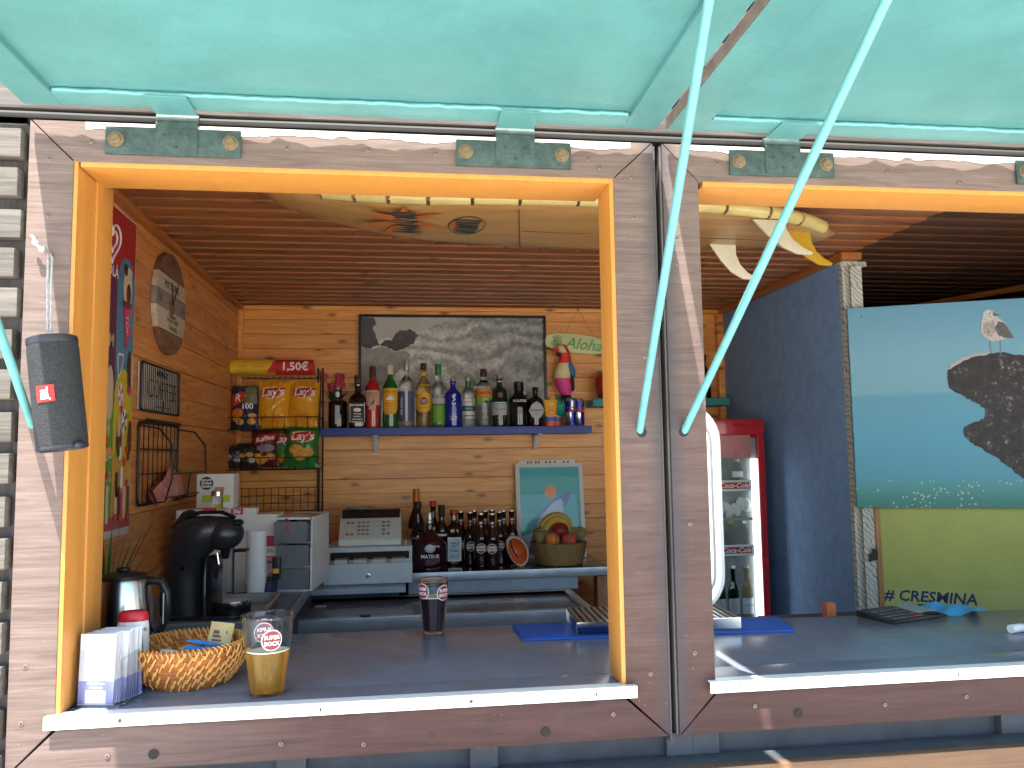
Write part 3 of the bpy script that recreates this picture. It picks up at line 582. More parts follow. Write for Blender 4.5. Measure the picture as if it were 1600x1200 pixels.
# ------------------------------------------------------------------ wave picture
def wavemat():
    m,nt,b=_base('wave_print'); L=nt.links.new; tc=N(nt,'TexCoord')
    mp=N(nt,'Mapping'); mp.inputs['Location'].default_value=(-.55,0,-.25); L(tc.outputs['Object'],mp.inputs[0])
    n0=N(nt,'TexNoise',Scale=3.0,Detail=5.0); L(mp.outputs[0],n0.inputs['Vector'])
    mx=N(nt,'MixRGB'); mx.inputs[0].default_value=.22; L(mp.outputs[0],mx.inputs[1]); L(n0.outputs['Color'],mx.inputs[2])
    wv=N(nt,'TexWave',Scale=5.5,Distortion=5.0,Detail=6.0); wv.wave_type='RINGS'; wv.inputs['Detail Scale'].default_value=2.5; wv.inputs['Detail Roughness'].default_value=.75; L(mx.outputs[0],wv.inputs['Vector'])
    n1=N(nt,'TexNoise',Scale=26.0,Detail=9.0,Roughness=.75,Distortion=1.5); L(tc.outputs['Object'],n1.inputs['Vector'])
    ma=N(nt,'Math',operation='MULTIPLY_ADD'); ma.inputs[1].default_value=.18; L(wv.outputs[0],ma.inputs[0])
    mb_=N(nt,'Math',operation='MULTIPLY'); mb_.inputs[1].default_value=.85; L(n1.outputs[0],mb_.inputs[0]); L(mb_.outputs[0],ma.inputs[2])
    sx=N(nt,'SeparateXYZ'); L(tc.outputs['Object'],sx.inputs[0])
    ms=N(nt,'Math',operation='MULTIPLY_ADD'); ms.inputs[1].default_value=-.32; L(sx.outputs[0],ms.inputs[0]); L(ma.outputs[0],ms.inputs[2])
    r=N(nt,'ValToRGB'); e=r.color_ramp.elements; e[0].position=.28; e[0].color=(.13,.135,.12,1); e[1].position=.78; e[1].color=(.78,.77,.70,1)
    x=e.new(.5); x.color=(.36,.365,.33,1)
    L(ms.outputs[0],r.inputs[0]); L(r.outputs[0],b.inputs['Base Color']); b.inputs['Roughness'].default_value=.55; b.inputs['Coat Weight'].default_value=.6; b.inputs['Coat Roughness'].default_value=.05
    return m
_rn=random.Random(9)
def jagp(P,n=6,a=.004):
    Q=[]
    for i in range(len(P)):
        p,q=P[i],P[(i+1)%len(P)]
        for k in range(n): u=k/n; Q.append((p[0]+(q[0]-p[0])*u+_rn.uniform(-a,a)*(k>0 and -.44<p[0]+(q[0]-p[0])*u),min(.541,p[1]+(q[1]-p[1])*u+_rn.uniform(-a,a)*(k>0))))
    return Q
wp=thing('wave_picture','large framed grey photograph of a breaking wave behind the bottles','picture',(.235,2.585,1.677))
MB().box(-.45,.445,-.0,.0145,.01,.545).build('print',wavemat(),wp)
fr=MB().box(-.458,.455,-.012,.0148,.542,.554).box(-.458,.455,-.012,.0148,0,.012).box(-.458,-.446,-.012,.0148,.012,.542).box(.443,.455,-.012,.0148,.012,.542); fr.build('picture_frame',M('black_frame',(.008,.007,.007),.4,var=.1),wp,.001)
skyp=M('print_sky',(.47,.45,.40),.6,var=.06,coat=.6); rockp=M('print_rock',(.055,.05,.05),.6,var=.4,vs=40,coat=.6); mistp=M('print_foam',(.30,.285,.26),.6,var=.25,vs=30,coat=.6)
MB().pxz(jagp([(-.425,.541),(.02,.541),(-.10,.50),(-.19,.46),(-.24,.43),(-.32,.44),(-.40,.42),(-.43,.45)]),-.0008,-.0004).build('print_sky',skyp,wp)
MB().pxz(jagp([(-.446,.541),(-.39,.541),(-.375,.51),(-.392,.49),(-.38,.455),(-.37,.43),(-.36,.405),(-.385,.40),(-.40,.385),(-.446,.40)]),-.0014,-.0009).build('print_rock',rockp,wp)
MB().pxz(jagp([(-.30,.43),(-.285,.46),(-.262,.478),(-.235,.475),(-.215,.485),(-.19,.47),(-.175,.45),(-.20,.41),(-.25,.385),(-.285,.375),(-.33,.40),(-.36,.405),(-.335,.43)]),-.0018,-.0015).build('print_rock',rockp,wp)
MB().pxz([(-.446,.398),(-.40,.383),(-.35,.40),(-.29,.372),(-.24,.38),(-.21,.36),(-.25,.30),(-.33,.22),(-.446,.18)],-.0013,-.0005).build('print_foam',mistp,wp)
# ------------------------------------------------------------------ aloha sign
al=thing('aloha_sign','small green and yellow surfboard sign hanging on strings from the ceiling','sign',(.855,2.575,2.09),rot=(0,.105,0))
alm=M('aloha_board',(.62,.66,.30),.5,var=.12,vs=8); alg=M('aloha_green',(.16,.42,.14),.5,var=.1)
top=[(-.165,.028),(-.12,.043),(-.04,.048),(.06,.046),(.12,.036),(.165,.012)]; bot=[(x,-z) for x,z in reversed(top)]
MB().pxz(top+[(.172,0)]+bot+[(-.172,.0)],-.006,.006).build('board',alm,al,.003)
text(al,'Aloha',.078,alg,(.02,-.0068,-.002),shear=.35,bold=.0014)
for x0,z0,d in ((-.15,-.015,.3),(-.13,-.02,.9),(-.11,-.025,1.4),(-.09,.03,-2.2),(-.14,.02,-.2)):
    for k in range(5):
        a=d+(-.5+.25*k); MB().pxz([(x0,z0),(x0+.03*math.cos(a-.06),z0+.03*math.sin(a-.06)),(x0+.034*math.cos(a+.05),z0+.034*math.sin(a+.05))],-.0068,-.0062).build('leaf_print',alg if k%2 else M('dark_leaf',(.03,.09,.05),.5),al)
for x in (-.075,.075): MB().tube([(x,-.002,.040),(x*.04-.019,-.002,.172)],.0012,5).build('string',post_wood,al)
MB().lathe([(0,0),(.003,0),(.003,.012),(0,.012)],seg=8).build('hook',screw_m,al,loc=(-.019,-.002,.168))
# ------------------------------------------------------------------ parrot figurine
pa=thing('parrot_figure','painted parrot figurine with red head and pink belly behind the cans','parrot',(.765,2.535,SH),rz=.15)
py_=M('parrot_cream',(.72,.62,.30),.5,var=.1); ppk=M('parrot_pink',(.68,.05,.25),.5,var=.25,vs=60); prd=M('parrot_red',(.70,.04,.03),.5,var=.1); pte=M('parrot_teal',(.02,.32,.24),.5,var=.1); pbl=M('parrot_blue',(.02,.16,.36),.5,var=.15)
MB().ell((-.012,0,.098),(.048,.042,.052),18,10).build('ball_base',pte,pa)
spine=[(.022,0,.12,.010),(.016,0,.15,.026),(.006,0,.19,.040),(-.002,0,.235,.045),(.0,0,.275,.041),(.008,0,.31,.033),(.012,0,.335,.029),(.006,0,.36,.031),(-.004,0,.385,.028),(-.008,0,.402,.016),(-.008,0,.408,.003)]
vs=[];fs=[];ms=[];n=18
for x,y,z,r in spine:
    for k in range(n):
        a=2*math.pi*k/n; vs.append((x+r*math.cos(a),y+r*.85*math.sin(a),z))
for i in range(len(spine)-1):
    for k in range(n):
        fs.append((i*n+k,i*n+(k+1)%n,(i+1)*n+(k+1)%n,(i+1)*n+k)); c=math.cos(2*math.pi*(k+.5)/n)
        ms.append(1 if i<3 else (0 if i<5 else (2 if (i<7 or c>.25) else 3)))
mb=MB(); mb.v=vs; mb.f=fs; mb.m=ms; mb.build('body',[py_,ppk,prd,py_],pa,ang=180)
MB().tube([(-.028,-.004,.378),(-.046,-.006,.374),(-.054,-.006,.358),(-.048,-.006,.346)],.013,8,r1=.003).build('beak',prd,pa)
MB().ell((-.026,-.012,.352),(.013,.010,.011),10,6).build('lower_beak',black_m,pa)
MB().ell((-.012,-.0225,.388),(.008,.004,.008),10,6).build('eye_patch',white_m,pa); MB().ell((-.012,-.026,.388),(.003,.002,.003),8,5).build('eye',black_m,pa)
MB().ell((.034,-.018,.275),(.018,.022,.045),12,8,0,Matrix.Rotation(-.25,3,'Y')).build('wing',pbl,pa); MB().ell((.036,-.018,.222),(.012,.018,.05),12,8,0,Matrix.Rotation(-.15,3,'Y')).build('wing_tip',lab_blk,pa)
for k,(dx,mm) in enumerate(((-.008,ppk),(.004,white_m),(.014,py_))): MB().tube([(.024+dx*.4,-.012,.17),(.030+dx,-.018,.10),(.032+dx*1.3,-.015,.030)],.008,6,r1=.003).build('tail_feather',mm,pa)
for k in range(5): MB().tube([(-.02+.01*k,-.030,.150),(-.028+.014*k,-.044,.125),(-.03+.017*k,-.043,.108)],.005,6,r1=.002).build('claw',black_m,pa)
# red mask on the teal shelf
ts=thing('teal_shelf','short teal wall shelf at the right end of the back wall','shelf',(1.235,2.51,1.772))
MB().pxy([(-.345,-.06),(-.305,-.08),(.335,-.08),(.335,.09),(-.345,.09)],0,.036).build('board',M('teal_shelf_paint',(.04,.27,.27),.5,var=.1),ts,.002)
for x in (-.2,.2): MB().pyz([(.089,-.0005),(.089,-.06),(.084,-.06),(-.02,-.006),(-.02,-.0005)],x-.01,x+.01).build('bracket',white_m,ts)
rb=thing('red_bowl_figure','glossy red round ornament with white mark beside the wall post','ornament',(.975,2.50,1.8085))
MB().lathe([(0,0),(.03,0),(.05,.02),(.062,.06),(.060,.10),(.042,.127),(.015,.138),(0,.139)],seg=24).build('body',M('red_gloss',(.30,.012,.015),.12,var=.05,coat=.6),rb)
MB().pxz([(-.040,.026),(-.020,.016),(.005,.020),(-.022,.030)],-.0635,-.058).build('mark',wink,rb)
bottle('dark bottle standing on the teal shelf behind the post',(1.475,2.52,1.8085),.22,.034,.12,.17,.012,d_brown,black_m,.03)
# ------------------------------------------------------------------ back counter goods
BZ=1.0552; BC='liquor bottles on the back counter'
b=bottle('wide flask of rosé wine with foil emblem, nearest on the back counter',(.101,2.232,BZ),.247,.072,.10,.175,.0125,d_wine,cap_s,.045,.0125,sy=.55,group=BC)
text(b,'MATEUS',.021,wink,(0,-.0412,.062),bold=.0005); MB().pxz(circ((0,.095),.023,18,.017),-.0418,-.0405).build('emblem_ring',lab_g,b); MB().pxz(circ((0,.10),.017,14,.014),-.0424,-.0419).build('emblem',lab_lb,b); flat(b,-.022,.022,-.0412,.035,.042,lab_mar); MB().ell((0,-.012,.205),(.009,.004,.012),10,6).build('seal',cap_s,b)
b=bottle('brown cream liqueur bottle behind the wine flask',(.052,2.335,BZ),.289,.036,.13,.20,.013,d_black,lab_blk,.03,group=BC); text(b,'BAILEYS',.016,gold,(0,0,.13),wrap=.037)
b=bottle('tall dark bottle with orange foil neck at the back',(.046,2.46,BZ),.34,.036,.18,.26,.0135,d_brown,cap_o,.085,.0155,group=BC); patch(.036,.10,.16,70,lab_w,b)
b=bottle('clear necked bottle with a red cap behind the wine flask',(.123,2.43,BZ),.285,.030,.16,.21,.0125,d_brown,cap_r,.024,.0150,group=BC)
b=bottle('slim dark bottle with black capsule beside the red capped one',(.160,2.40,BZ),.268,.030,.15,.20,.013,d_black,lab_blk,.055,.015,group=BC); patch(.030,.13,.14,60,lab_w,b)
b=bottle('square dark triple sec bottle with pale blue label and red cap',(.215,2.385,BZ),.246,.034,.155,.19,.0135,d_brown,cap_r,.022,.0165,sq=4.5,group=BC)
flat(b,-.030,.030,-.0348,.02,.125,cap_s,'label_border'); flat(b,-.027,.027,-.0355,.024,.121,lab_lb); text(b,'TRIPLE',.0135,lab_bl,(0,-.0363,.098),bold=.0004); text(b,'SEC',.0135,lab_bl,(0,-.0363,.084),bold=.0004); text(b,'COLA',.014,ink,(0,-.0363,.066),bold=.0004); flat(b,-.022,.022,-.0363,.032,.05,M('label_sky',(.35,.5,.7),.5),'label_print'); patch(.0137,.20,.222,180,lab_w,b,n=16)
# beer bottles: one built, the others copied
def beer(label,loc,rz=0):
    t=bottle(label,loc,.236,.029,.125,.178,.0128,d_brown,None,group='brown beer bottles on the back counter',seg=22)
    MB().lathe([(0,.230),(.0140,.230),(.0145,.233),(.0132,.2385),(0,.2395)],seg=16).build('crown_cap',cap_s,t)
    em=MB().pxz(circ((0,.088),.0215,22),-.0306,-.0300).build('label_ring',lab_w,t); MB().pxz(circ((0,.088),.0195,22),-.0312,-.0307).build('label_disc',lab_mar,t)
    text(t,'SUPER',.0115,wink,(0,-.0316,.0935),bold=.0006); text(t,'BOCK',.0125,wink,(0,-.0316,.082),bold=.0006)
    patch(.0128,.188,.205,60,lab_mar,t); patch(.0132,.193,.2,30,lab_w,t); t.rotation_euler=(0,0,rz); return t
spots=[(.248,2.40,'behind the square bottle'),(.285,2.335,'second in the row of beers'),(.325,2.245,'third in the row, close to the shelf edge'),(.360,2.41,'at the back between front beers'),(.372,2.155+.06,'nearest to the shelf edge'),(.418,2.335,'right of the nearest beer, half hidden'),(.444,2.40,'at the rear right of the beers'),(.482,2.40,'rightmost, behind the big shell'),(.312,2.44,'in the rear row at the left'),(.395,2.45,'in the rear row at the centre')]
b0=None
for x,y,lb in spots:
    L_='brown beer bottle with round maroon label, '+lb
    if b0 is None: b0=beer(L_,(x,y,BZ))
    else:
        c=copy_tree(b0); c.location=(x,y,BZ); c.rotation_euler=(0,0,random.uniform(-.15,.15)); c['label']=L_
# shell
shl=thing('sea_shell','large white sea shell with orange inside leaning on the counter','shell',(.484,2.265,BZ),rot=(0,0,0))
sh_o=M('shell_outer',(.62,.52,.40),.7,var=.3,vs=60,bump=.6,bs=120); sh_i=M('shell_inner',(.70,.16,.035),.25,var=.25,vs=30)
def shellpts(sc,dy,n=26):
    P=[]
    for k in range(n):
        a=2*math.pi*k/n; r=1
        x=sc*.044*math.cos(a)*(1+.15*math.cos(a)); z=sc*.070*math.sin(a); ca=math.cos(.42); sa=math.sin(.42)
        P.append((x*ca-z*sa, dy, .067+x*sa+z*ca))
    return P
rings=[shellpts(1,-.012),shellpts(1.04,.0),shellpts(.95,.03),shellpts(.7,.055),shellpts(.3,.068)]
mb=MB(); vs=sum(rings,[]); n=26; fs=[(i*n+k,i*n+(k+1)%n,(i+1)*n+(k+1)%n,(i+1)*n+k) for i in range(4) for k in range(n)]+[tuple(4*n+k for k in range(n))]; mb.add(vs,fs).build('outer_shell',sh_o,shl,ang=80)
rings=[shellpts(1,-.012),shellpts(.86,-.016),shellpts(.80,-.008),shellpts(.6,.02),shellpts(.2,.035)]
vs=sum(rings,[]); mb=MB(); fs=[(i*n+k,i*n+(k+1)%n,(i+1)*n+(k+1)%n,(i+1)*n+k) for i in range(1,4) for k in range(n)]+[tuple(4*n+k for k in range(n))]; mb.add(vs,fs).build('inner_shell',sh_i,shl,ang=80)
mb=MB().add(rings[0]+rings[1],[(k,(k+1)%n,n+(k+1)%n,n+k) for k in range(n)]).build('lip',sh_o,shl)
MB().tube([(-.03,-.014,.118),(-.018,-.012,.075),(.006,-.013,.035)],.004,6).build('fold',M('shell_dark',(.16,.05,.02),.4),shl)
# fruit bowl
bwl=thing('fruit_bowl','round wooden bowl topped with a wire rim full of fruit','bowl',(.686,2.315,BZ))
bm_w=WOOD('bowl_wood','#7a5a34','#a98a58',2,.6,knots=.0,bump=.35,stretch=30)
MB().lathe([(0,0),(.098,0),(.104,.004),(.118,.05),(.126,.094),(.1265,.097),(.1225,.097),(.112,.05),(.098,.010),(0,.010)],seg=36).build('bowl',bm_w,bwl)
wire_g=M('wire_green',(.20,.26,.18),.4,metal=.5,var=.1)
MB().tube([(.118*math.cos(a),.118*math.sin(a),.152) for a in [2*math.pi*k/36 for k in range(36)]],.0018,5,closed=True).build('wire_ring',wire_g,bwl)
MB().tube([(.113*math.cos(a),.113*math.sin(a),.097) for a in [2*math.pi*k/36 for k in range(36)]],.0015,5,closed=True).build('wire_ring',wire_g,bwl)
for k in range(14):
    a=2*math.pi*k/14; d=.13; P=[]
    for q in range(9):
        u=q/8; g=a+(u-.5)*d*2*.55; P.append((.1165*math.cos(g),.1165*math.sin(g),.098+.052*math.sin(u*math.pi)))
    MB().tube(P,.0012,4).build('wire_loop',wire_g,bwl)
ban=M('banana_skin',(.52,.34,.06),.5,var=.35,vs=35); app=M('apple_red',(.28,.02,.02),.3,var=.4,vs=25); ora=M('orange_peel',(.72,.22,.03),.5,var=.1,bump=.4,bs=300); kiw=M('kiwi_skin',(.30,.22,.08),.7,var=.3,vs=60); pea=M('peach_skin',(.58,.09,.05),.5,var=.35,vs=20)
FX,FY,FZ=.686,2.315,BZ
def fruit(name,lab,cat,c,r,m,sq=(1,1,.92)):
    t=thing(name,lab,cat,(FX+c[0],FY+c[1],FZ+c[2]-r*sq[2]))
    pr=[]
    for i in range(13):
        u=math.pi*i/12; rr=r*math.sin(u); z=-r*sq[2]*math.cos(u)*(1-.10*math.exp(-(rr/(r*.35))**2)); pr.append((rr,z+r*sq[2]))
    MB().lathe(pr,seg=20).build('skin',m,t,ang=90); MB().tube([(0,0,2*r*sq[2]*.92),(.002,0,2*r*sq[2]+.006)],.0016,5).build('stalk',cap_b,t)
fruit('apple','dark red apple on top of the fruit bowl under the banana','apple',(-.002,-.035,.150),.040,app)
fruit('orange_fruit','bright orange fruit low at the left of the fruit bowl','orange',(-.045,-.072,.115),.034,ora)
fruit('peach','red peach behind the wire loops, low at the right of the bowl','peach',(.030,-.078,.115),.034,pea)
fruit('kiwi','brown green kiwi at the right side of the fruit bowl','kiwi',(.085,-.048,.138),.033,kiw)
fruit('pear','olive pear at the left side of the fruit bowl','pear',(-.088,-.030,.130),.032,kiw,(1,1,1.15))
fruit('apple','green brown fruit deep inside the middle of the bowl','fruit',(.0,.035,.11),.045,kiw)
for i,(off,lab) in enumerate(((0,'upper ripe banana arching over the fruit bowl'),(1,'lower ripe banana arching beneath the other banana'))):
    P=[]
    for k in range(13):
        a=math.radians(195-k*15.5); P.append((-.012+(.072-.013*off)*math.cos(a), -.012-.014*off, .132+(.082-.016*off)*math.sin(a)))
    t=thing('banana',lab,'banana',(FX,FY,FZ)); mb=MB(); 
    Pv=[Vector(p) for p in P]; 
    rad=[.004,.009,.0135,.016,.0175,.018,.018,.018,.0175,.016,.013,.008,.004]
    vs=[];fs=[]
    for k,p in enumerate(Pv):
        t_=(Pv[min(k+1,12)]-Pv[max(k-1,0)]).normalized(); x_=Vector((0,1,0)); y_=t_.cross(x_)
        for q in range(8): g=2*math.pi*q/8; vs.append(p+x_*rad[k]*math.cos(g)+y_*rad[k]*math.sin(g))
    fs=[(k*8+q,k*8+(q+1)%8,(k+1)*8+(q+1)%8,(k+1)*8+q) for k in range(12) for q in range(8)]+[tuple(range(7,-1,-1)),tuple(96+q for q in range(8))]
    mb.add(vs,fs).build('skin',ban,t,ang=50); MB().tube([Pv[0],Pv[0]+(Pv[0]-Pv[1])*.7],.004,6).build('stalk',cap_b,t)
# surf poster
su=thing('surf_poster','white framed turquoise poster of a figure with a surfboard leaning on the wall','poster',(.69,2.505,BZ),rot=(-.13,-.0,0))
MB().box(-.166,.166,0,.012,0,.452).build('frame',M('poster_frame',(.70,.70,.66),.4,var=.05),su,.002)
MB().box(-.146,.146,-.0008,-.0002,.02,.432).build('print',M('poster_turquoise',(.055,.42,.45),.4,var=.04,coat=.5),su)
pw=M('poster_pale',(.45,.60,.72),.4,var=.08,coat=.5); po=M('poster_orange',(.80,.30,.10),.4,var=.04,coat=.5); ppu=M('poster_purple',(.13,.13,.45),.4,var=.05,coat=.5)
for k,(poly,mm) in enumerate((([(-.146,.02),(.08,.02),(.07,.12),(.055,.27),(.045,.285),(.0,.25),(-.05,.20),(-.10,.12),(-.146,.10)],pw),([(-.06,.20),(-.01,.25),(.03,.285),(.07,.305),(.10,.31),(.095,.285),(.085,.26),(.07,.235),(.068,.26),(.05,.28),(.01,.26),(-.03,.22)],ppu),(circ((.002,.313),.030,20,.032),po),([(-.146,.13),(-.07,.13),(-.07,.21),(-.146,.21)],M('poster_light',(.12,.50,.55),.4,coat=.5)),([(-.12,.02),(-.02,.02),(-.01,.08),(-.06,.15),(-.10,.10)],M('poster_grey',(.20,.32,.42),.4,coat=.5)))):
    MB().pxz(poly,-.0012-.0003*k,-.0009-.0003*k).build('print_shape',mm,su)
ws=thing('white_sheet','white sheet with dark lettering showing above the surf poster','sheet',(.685,2.585,BZ))
MB().box(-.14,.14,.002,.006,0,.462).build('sheet',paper,ws)
for i,x in enumerate((-.10,-.085,-.06,-.045,-.01,.01,.035,.08,.10)): MB().box(x,x+.009,.0012,.0019,.447,.458).build('letter_stroke',lab_mar,ws)
# ------------------------------------------------------------------ cash register
cr=thing('cash_register','grey green cash register with its cash drawer slightly open','cash register',(-.148,2.14,1.0455))
reg=M('register_plastic',(.62,.67,.61),.45,var=.06); regd=M('register_drawer',(.50,.60,.64),.45,var=.06)
MB().pxz([(-.172,.006),(.172,.006),(.172,.137),(-.172,.137)],-.10,.20).build('drawer_case',regd,cr,.003)
MB().box(-.155,.160,-.1015,-.095,.088,.118).build('drawer_gap',black_gap,cr)
MB().box(-.172,.172,-.190,-.176,.004,.083).build('drawer_front',regd,cr,.002)
MB().box(-.16,.16,-.176,-.102,.03,.045).build('drawer_tray',regd,cr)
for i in range(4): MB().box(-.135+.075*i,-.082+.075*i,-.172,-.105,.046,.096).build('note_clip',M('paper_grey',(.5,.52,.5),.6),cr,.001)
lk=MB().lathe([(.010,0),(.010,.004),(.006,.005),(.006,.003),(0,.003)],seg=16).build('lock',steel,cr,loc=(0,-.190,.035),rot=(math.pi/2,0,0)); MB().box(-.001,.001,-.0035,.0035,.003,.0045).build('key_slot',black_gap,lk)
MB().pyz([(-.05,.1375),(.19,.1375),(.19,.258),(.10,.262),(.045,.238),(-.045,.162)],-.128,.128).build('housing',reg,cr,.006)
vis=M('register_display',(.03,.025,.02),.25,var=.1)
MB().pyz([(.052,.2410),(.098,.2635),(.19,.2590),(.19,.272),(.095,.275)],-.122,.122).build('display_hood',vis,cr,.002); MB().box(-.105,-.01,.08,.17,.274,.285).build('printer_cover',vis,cr,.003)
sl=math.atan2(.076,.09); ky=Vector((0,math.cos(sl),math.sin(sl))); k0=Vector((0,-.045,.162))
KEY=MB().box(-.0065,.0065,-.0045,.0045,0,.004)
kmats=[M('key_grey',(.25,.27,.26),.5),M('key_white',(.62,.63,.62),.5),M('key_red',(.45,.14,.12),.5),M('key_blue',(.16,.2,.38),.5)]
KM=[KEY.mesh('key',m,.001) for m in kmats]
colsx=[(-.093,1,2),(-.075,1,2),(-.048,0,0),(-.030,0,0),(-.012,0,0),(.014,1,1),(.032,1,1),(.054,3,3),(.074,3,1)]
for x,a,b_ in colsx:
    for r_ in range(4):
        p=k0+ky*(.028+.0225*r_); mm = KM[b_] if (r_+int(x*1000))%3==0 else KM[a]
        link('key',mm,cr,(x,p.y-.0015,p.z+.0012),(sl,0,0))
MB().pxz([(-.05,.1385),(.05,.1385),(.03,.146),(0,.149),(-.03,.146)],-.0535,-.05).build('receipt_lip',regd,cr)
MB().tube([(.145,-.05,.1375),(.145,-.05,.155)],.004,8).build('key',cap_s,cr)
# ------------------------------------------------------------------ snack rack
wire=M('black_wire',(.015,.014,.014),.45,metal=.3,var=.1)
rk=thing('snack_rack','tall black wire snack rack against the back wall','rack',(-.595,2.50,1.10))
X0,X1=-.195,.205
for x in (X0,X1,X1-.022): MB().tube([(x,.085,.0),(x,.085,.86),(x,.06,.865)],.004,6).build('upright',wire,rk)
for x in (X0,X1): MB().tube([(x,-.06,.19),(x,-.06,.40)],.003,6).build('side_wire',wire,rk); MB().tube([(x,-.07,.57),(x+.004,-.05,.84),(x,.08,.85)],.003,6).build('side_wire',wire,rk)
def tray(z,depth,h):
    for y,zz in ((-depth,z),(-depth,z+h),(.08,z),(.08,z+h)): MB().tube([(X0,y,zz),(X1,y,zz)],.0022,6).build('tray_wire',wire,rk)
    for x in (X0,X1):
        for zz in (z,z+h): MB().tube([(x,-depth,zz),(x,.08,zz)],.0022,6).build('tray_wire',wire,rk)
    for i in range(1,8):
        x=X0+(X1-X0)*i/8; MB().tube([(x,-depth,z+h),(x,-depth,z),(x,.08,z)],.0014,4).build('tray_wire',wire,rk)
tray(.575,.10,.055); tray(.395,.11,.055)
for i in range(13): MB().tube([(X0+.4*i/12,.083,.20),(X0+.4*i/12,.083,.31)],.0013,4).build('grid_wire',wire,rk)
for k in range(4): MB().tube([(X0,.081,.20+.036*k),(X1,.081,.20+.036*k)],.0013,4).build('grid_wire',wire,rk)
MB().tube([(X0,.084,.82),(X1,.084,.82)],.002,5).build('grid_wire',wire,rk)
for i in range(14): MB().tube([(X0+.4*i/14,.084,.82),(X0+.4*(i+.5)/14,.06,.86),(X0+.4*(i+1)/14,.084,.82)],.0012,4).build('grid_wire',wire,rk)
pt=thing('price_tube','yellow and red price topper reading 1,50€ on top of the snack rack','sign',(-.645,2.46,1.930))
yel=M('topper_yellow',(.80,.52,.03),.4,var=.04)
prof=arcpts((0,.032),.036,100,260,10,.034)
MB().pyz([(a,b_) for a,b_ in prof]+[(.03,-.001),(.03,.065)],-.185,.055).build('topper',yel,pt); MB().pyz([(a,b_) for a,b_ in prof]+[(.03,-.001),(.03,.065)],.0552,.225).build('topper',red_m,pt)
text(pt,'1,50€',.052,wink,(.145,-.0375,.030),bold=.001)
MB().pxz([(.02,.002),(.0555,.002),(.0555,.063)],-.0372,-.0365).build('red_slash',red_m,pt)
for x,s in ((-.155,'Lay\'s'),(-.09,'Ruffles'),(-.015,'Cheetos')): text(pt,s,.016,red_m,(x,-.037,.032),shear=.3)
def bag(label,loc,w,h,mat,rz=0,tilt=-.12,lean=0,seed=1):
    t=thing('crisp_bag',label,'crisps',loc,group='crisp bags in the wire rack',rot=(tilt,lean,rz)); rnd=random.Random(seed)
    folds=[(rnd.uniform(-.8,.8),rnd.uniform(.05,.95),rnd.uniform(0,3.14),rnd.uniform(.004,.010),rnd.uniform(.10,.22)) for _ in range(13)]
    def surf(x,z):
        u=max(-1,min(1,x/(w/2))); v=max(0,min(1,z/h))
        th=(1-abs(u)**3)*min(1,math.sin(v*math.pi)*1.4)**.75; d=.036*th
        for fu,fv,fa,am,ln in folds:
            a=(u-fu)*math.cos(fa)*.5+(v-fv)*math.sin(fa); b_=-(u-fu)*math.sin(fa)*.5+(v-fv)*math.cos(fa)
            d+=am*max(0,1-abs(b_)/.055)*math.exp(-(a/ln)**2)*(.35+.65*th)*(1 if am>.006 else -1)
        d+=.004*math.sin(16*u+seed)*(math.exp(-v*9)+math.exp(-(1-v)*9))
        return -d
    nx,ny=30,36; vs=[];fs=[]
    for sd in (0,1):
        for jj in range(ny+1):
            for ii in range(nx+1):
                u=-1+2*ii/nx; v=jj/ny; e=1-.06*math.sin(v*math.pi)+.02*math.exp(-v*12)+.02*math.exp(-(1-v)*12)
                x=u*w/2; z=v*h+(.003*math.sin(23*u) if jj in (0,ny) else 0)
                vs.append((x*e, surf(x,z) if sd==0 else -.6*surf(x,z), z))
    n=(nx+1)*(ny+1)
    for sd in range(2):
        for jj in range(ny):
            for ii in range(nx):
                a=sd*n+jj*(nx+1)+ii; q=(a,a+1,a+nx+2,a+nx+1); fs.append(q if sd==0 else tuple(reversed(q)))
    MB().add(vs,fs).build('foil_bag',mat,t,ang=75)
    def on(poly,name,m,lift=.001):
        # print that follows the crumpled foil
        P=[]
        for k in range(len(poly)):
            p,q=poly[k],poly[(k+1)%len(poly)]; c_=max(1,int(math.hypot(q[0]-p[0],q[1]-p[1])/.006))
            P+=[(p[0]+(q[0]-p[0])*r/c_,p[1]+(q[1]-p[1])*r/c_) for r in range(c_)]
        cx=sum(p[0] for p in P)/len(P); cz=sum(p[1] for p in P)/len(P); R=6; N_=len(P); vv=[(cx,surf(cx,cz)-lift,cz)]; ff=[]
        for r in range(1,R+1):
            for p in P: x=cx+(p[0]-cx)*r/R; z=cz+(p[1]-cz)*r/R; vv.append((x,surf(x,z)-lift,z))
        for k in range(N_): ff.append((0,1+k,1+(k+1)%N_))
        for r in range(R-1):
            for k in range(N_): a=1+r*N_; ff.append((a+k,a+N_+k,a+N_+(k+1)%N_,a+(k+1)%N_))
        return MB().add(vv,ff).build(name,m,t,ang=75)
    def word(body,size,x0,z0,m,shear=.2,rot=0,bold=.0008,lift=.003):
        me=textmesh(body,size,bold,1,shear,res=4); cr,sr=math.cos(rot),math.sin(rot)
        bm=bmesh.new(); bm.from_mesh(me); bmesh.ops.triangulate(bm,faces=bm.faces); bmesh.ops.subdivide_edges(bm,edges=[e for e in bm.edges if e.calc_length()>.006],cuts=1); bm.to_mesh(me); bm.free()
        for v in me.vertices:
            x,y=v.co.x*cr-v.co.y*sr+x0, v.co.x*sr+v.co.y*cr+z0; v.co=(x,surf(x,y)-lift,y)
        me.materials.append(m); return link('lettering',me,t)
    return t,on,word
